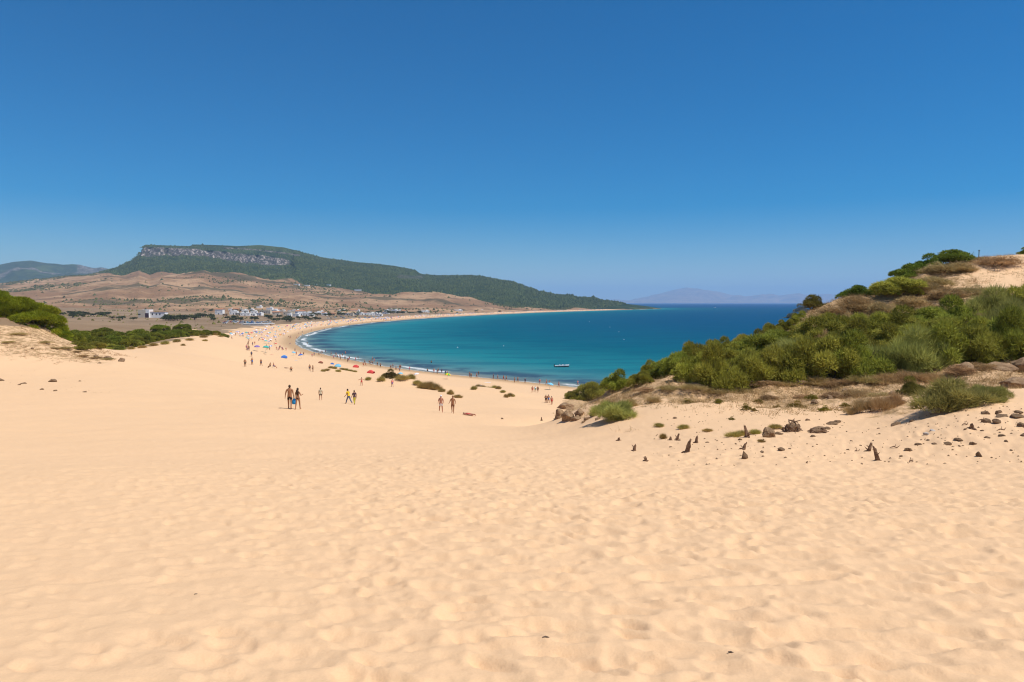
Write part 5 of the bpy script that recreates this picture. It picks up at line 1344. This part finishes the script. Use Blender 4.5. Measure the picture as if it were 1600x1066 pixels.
ys = MB(); ys.loft([[(x, -w, h), (x, -w * .6, -.1), (x, w * .6, -.1), (x, w, h)] for x, w, h in ((-6, 1.4, 1.0), (0, 1.9, 1.1), (4, 1.2, 1.3), (7, .1, 1.6))]); ys.box((-1, 0, 1.0), (6, 2.4, 1.4), 0, .75); ys.box((-1.5, 0, 2.3), (3, 1.8, .9), 0, .8)
o = ys.build('motor_yacht', M['boatwhite']); o.location = (q[0], q[1], 0); o.rotation_euler = (0, 0, 2.9); tag(o, 'tiny white yacht far out near the horizon', 'boat')
bu = MB(); bu.loft([[(math.cos(a) * q, math.sin(a) * q, z) for a in [2 * math.pi * k / 10 for k in range(10)]] for z, q in ((-.2, .25), (.1, .42), (.45, .36), (.7, .12), (1.0, .05))]); bm_ = bu.mesh('buoy', [M['boatwhite']], True)
for px, py in [(715, 543.5), (787, 541), (921, 503), (953, 511.5), (967, 519), (975, 531)]:
    o = link('buoy', bm_); q = pt(px, py, depth_at_z(py)); o.location = (q[0], q[1], 0); o.scale = (.6,) * 3; tag(o, 'small white buoy floating in the bay', 'buoy', 'white buoys in the bay')
for px, py in [(674, 567), (480, 537), (546, 560), (1148 - 480, 580), (502, 560)]:
    q = pt(px, py, depth_at_z(py)); put_figure(0, (q[0], q[1], -.7), .5, 'swimmer wading in the shallows off the beach', 'swimmers in the shallows')

# ------------------------------------------------------------------ village
def house(px, row, w, h, wall, roof, label, group=None, floors=1, dep=None, D=None, rz=0.0, win=True):
    p = hit(px, row); D = min(p.y, 2300) if D is None else D
    x = (px - CX) / F * D; k = D / F; W = w * k; H = h * k; dp = dep or max(5, W * .7); z = max(GZ(x, D), .5)
    e = empty('house', (x, D, z - .3), rz); b = MB()
    b.box((0, dp / 2, 0), (W, dp, H + .3)); b.build('wall', M[wall], e)
    rf = MB()
    if roof == 'flat':
        rf.box((0, dp / 2, H + .3), (W + .3, dp + .3, .25)); rf.box((W * .2, dp * .6, H + .5), (W * .3, dp * .3, H * .25)); rf.build('roof', M[wall], e)
    else:
        a, bb = W / 2 + .4, dp + .4
        rf.add([(-a, -.4, H + .25), (a, -.4, H + .25), (a, bb, H + .25), (-a, bb, H + .25), (-a, dp / 2, H + .3 + W * .16), (a, dp / 2, H + .3 + W * .16)], [(0, 1, 5, 4), (2, 3, 4, 5), (0, 4, 3), (1, 2, 5), (3, 2, 1, 0)]); rf.build('roof', M[roof], e)
    if win and w > 5:
        nw = max(2, int(W / 4))
        for i in range(nw):
            o = link('window' if i != nw // 2 else 'door', WIN if i != nw // 2 else DOOR, e); o.location = (-W / 2 + W * (i + .5) / nw, -.03, .3 + (H * .42 if i != nw // 2 else 0)); o.scale = (1, 1, min(1, H / 3.2))
    tag(e, label, 'house', group); return e
wm = MB(); wm.box((0, 0, 0), (1.2, .12, 1.2)); WIN = wm.mesh('window', [M['dark']]); wm = MB(); wm.box((0, 0, 0), (1.2, .12, 2.2)); DOOR = wm.mesh('door', [M['dark']])
r_ = random.Random(31)
rows = [(342, 492.5, 12, 8, 'white', 'terracotta', 'white house with a terracotta roof beside the dark grove'), (352, 494, 8, 3, 'tan', 'flat', 'low ochre shed beside the terracotta roofed house'), (405, 485.5, 8, 7, 'white', 'flat', 'tall white cube house rising above the village roofs'), (368, 488, 10, 5, 'tan', 'terracotta', 'ochre house with a terracotta roof behind the white ones'), (449, 494, 12, 6, 'cream', 'flat', 'cream two storey house at the middle of the village')]
for q in rows: house(*q)
spots = [(361, 485, 7, 4), (365, 492.5, 12, 5), (372, 493.5, 9, 4), (384, 489, 8, 4), (391, 487, 9, 4), (397, 490, 10, 4), (383, 494, 14, 4), (395, 494, 8, 3), (404, 493.5, 10, 4), (412, 489, 14, 4), (421, 487, 9, 6), (427, 490, 12, 6), (433, 488, 8, 5), (439, 489, 8, 4), (455, 488.5, 12, 4), (463, 489, 9, 5), (468, 493, 14, 6), (462, 495, 10, 4), (479, 494, 12, 5), (486, 495, 8, 3), (493, 491.5, 10, 6), (501, 492, 10, 5), (507, 493, 8, 4), (520, 493, 7, 3), (531, 493, 8, 3), (541, 493, 9, 3), (553, 489, 10, 4), (548, 494, 8, 4), (563, 492, 8, 3), (530, 488, 6, 3), (572, 492, 8, 3), (580, 493, 12, 4), (592, 494, 10, 3), (604, 488.5, 7, 4), (610, 487, 6, 4), (617, 487, 7, 4), (624, 488, 6, 3), (634, 486.5, 6, 5), (630, 489, 8, 3), (656, 488, 8, 3), (665, 489.5, 12, 4), (672, 489, 6, 3), (685, 487, 5, 3), (696, 488, 7, 3), (703, 488, 6, 2.5), (716, 488, 13, 3.5), (742, 486, 8, 3), (752, 487, 6, 2.5), (764, 485.5, 6, 2.5), (781, 485, 6, 2.5), (800, 484.5, 7, 2), (815, 484.5, 5, 2), (835, 484, 6, 2)]
HL = {'white': 'small flat roofed white house in the village above the beach', 'cream': 'small flat roofed cream house in the village above the beach', 'tan': 'small ochre walled house in the village above the beach'}
spots += [(r_.uniform(360, 470), r_.uniform(486, 495), r_.uniform(6, 11), r_.uniform(3, 5)) for _ in range(14)] + [(r_.uniform(470, 660), r_.uniform(487, 494), r_.uniform(5, 10), r_.uniform(2.5, 4.2)) for _ in range(18)]
for q in spots:
    wl = r_.choice(['white'] * 6 + ['cream', 'cream', 'tan']); rf = 'flat' if r_.random() < .85 else 'terracotta'
    house(*q, wl, rf, HL[wl] if rf == 'flat' else f'small {"white" if wl == "white" else "cream" if wl == "cream" else "ochre"} house with a terracotta roof in the village', 'village houses', rz=r_.uniform(-.25, .25))
for px, row, w, h in [(81, 450, 9, 2), (68, 451, 6, 2), (55, 450, 5, 2), (465, 446, 9, 2), (480, 447, 8, 2), (495, 446, 5, 2), (560, 454, 10, 2.5), (515, 447, 6, 2)]:   # farmhouses on the hillside
    jj = int(np.argmin(np.abs(pxs - px))); rr0 = HOR - (mz[:, jj] - CAM_Z) / my[:, jj] * F; ii = int(np.argmin(np.abs(rr0[:150] - row)))
    D = float(my[ii, jj]); k = D / F; e = empty('farmhouse', (float(mx[ii, jj]), D, float(mz[ii, jj]) - 3))
    b = MB(); b.box((0, 0, 0), (w * k, 9, h * k + 2)); b.build('wall', M['white'], e); b = MB(); b.box((0, 0, h * k + 2), (w * k + .6, 9.6, .4)); b.build('roof', M['greyroof'], e)
    tag(e, 'tiny white farmhouse on the distant hillside', 'house', 'farmhouses on the hillside')
# the long modern house alone on the plain
D = D_of(238, 497.5); k = D / F; x = (225 - CX) / F * D; z = GZ(x, D); e = empty('modern_house', (x, D, z - .3))
b = MB(); b.box((-2.5 * k, 5, 0), (12 * k, 12, 12 * k + .3)); b.build('wall', M['cream'], e).__setitem__('label', 'tall cream block')
b = MB(); b.box((3.6 * k, 4.6, 0), (10.4 * k, 11, 12.5 * k + .3)); b.build('wall', M['white'], e)
b = MB(); b.box((19.5 * k, 6, 0), (25 * k, 9, 8.6 * k + .3)); b.build('wing', M['white'], e)
b = MB(); b.box((19.5 * k, 6, 8.6 * k + .3), (26 * k, 9.8, .5)); b.build('roof', M['terracotta'], e)
b = MB(); b.box((5.3 * k, -.95, .3), (5.6 * k, .12, 7 * k)); b.build('garage_door', M['plum'], e)
for dx in (12.5, 18.8, 24.2):
    b = MB(); b.box((dx * k, 1.45, .3 + 4.2 * k), (1.9 * k, .12, 2.4 * k)); b.build('window', M['dark'], e)
b = MB(); b.box((-6.5 * k, -1.05, .3 + 4.4 * k), (4 * k, .1, 1.6 * k)); b.build('window', M['dark'], e)
tag(e, 'long modern cream and white house alone on the dry plain', 'house')
# long low white beach bar and parked cars
D = D_of(402, 508.5); k = D / F; x = (402 - CX) / F * D; e = empty('beach_bar', (x, D, GZ(x, D) - .3))
b = MB(); b.box((0, 3, 0), (46 * k, 6, 2.0 * k + .3)); b.build('wall', M['cream'], e)
b = MB(); b.box((0, 3, 2.0 * k + .3), (48 * k, 7.4, .5 * k)); b.build('roof', M['white'], e)
for i in range(8):
    b = MB(); b.box((-20 * k + i * 5.6 * k, -.04, .4), (3.8 * k, .1, 1.1 * k)); b.build('opening', M['dark'], e)
b = MB(); b.box((0, -5, .2), (44 * k, .3, .9)); b.build('terrace_wall', M['white'], e)
tag(e, 'long low white beach bar with dark openings behind the sand', 'building')
def car_mesh(c):
    b = MB(); b.box((0, 0, .35), (4.2, 1.7, .55), 0, .96); b.box((-.2, 0, .9), (2.3, 1.55, .55), 1, .78); b.box((-.2, 0, 1.44), (1.75, 1.2, .05), 0)
    for x in (-1.3, 1.3):
        for y in (-.8, .8): b.tube([(x, y - .1, .32), (x, y + .1, .32)], .32, 10, 2)
    return b.mesh('car', [M[c], M['glass'], M['motor']])
CARS = {c: car_mesh(c) for c in ('boatwhite', 'pole', 'blue', 'red', 'motor', 'skyblue')}
CNM = {'boatwhite': 'white', 'pole': 'silver', 'blue': 'blue', 'red': 'red', 'motor': 'black', 'skyblue': 'light blue'}
for i in range(70):
    c = r_.choice(['boatwhite'] * 5 + ['pole', 'pole', 'red', 'motor', 'skyblue', 'blue']); g = i < 46
    px, row = (r_.uniform(348, 430), r_.uniform(502, 506.5)) if g else (r_.uniform(500, 620), r_.uniform(495.5, 498.5))
    p = hit(px, row); o = link('car', CARS[c]); o.location = (p.x, p.y, GZ(p.x, p.y)); o.rotation_euler = (0, 0, r_.choice([0, .1, 1.5, 1.6]))
    tag(o, f'{CNM[c]} car parked behind the beach bar' if g else f'{CNM[c]} car parked between the village and the beach', 'car', 'cars behind the beach bar' if g else 'cars below the village')
p = hit(305, 511); b = MB(); b.tube([(0, 0, -.5), (0, 0, 8.5)], [.16, .11], 6); b.box((0, 0, 7.9), (2.2, .16, .16)); o = b.build('utility_pole', M['bark']); o.location = p; tag(o, 'thin wooden utility pole on the plain behind the pines', 'pole')

# ------------------------------------------------------------------ the air
def build_haze():
    m = bpy.data.materials.new('haze'); m.use_nodes = True
    nt = m.node_tree; nt.nodes.remove(nt.nodes['Principled BSDF'])
    v = nt.nodes.new('ShaderNodeVolumePrincipled')
    v.inputs['Color'].default_value = (.44, .70, .98, 1)
    v.inputs['Density'].default_value = 5.2e-5
    v.inputs['Anisotropy'].default_value = 0.0
    nt.links.new(v.outputs[0], nt.nodes['Material Output'].inputs['Volume'])
    b = MB(); b.box((3000, 17000, -5.0), (70000, 60000, 1015.0))
    o = b.build('haze', m); o['kind'] = 'stuff'; o.display_type = 'WIRE'
    o['label'] = 'pale blue haze over the bay and mountains'
    return o
build_haze()
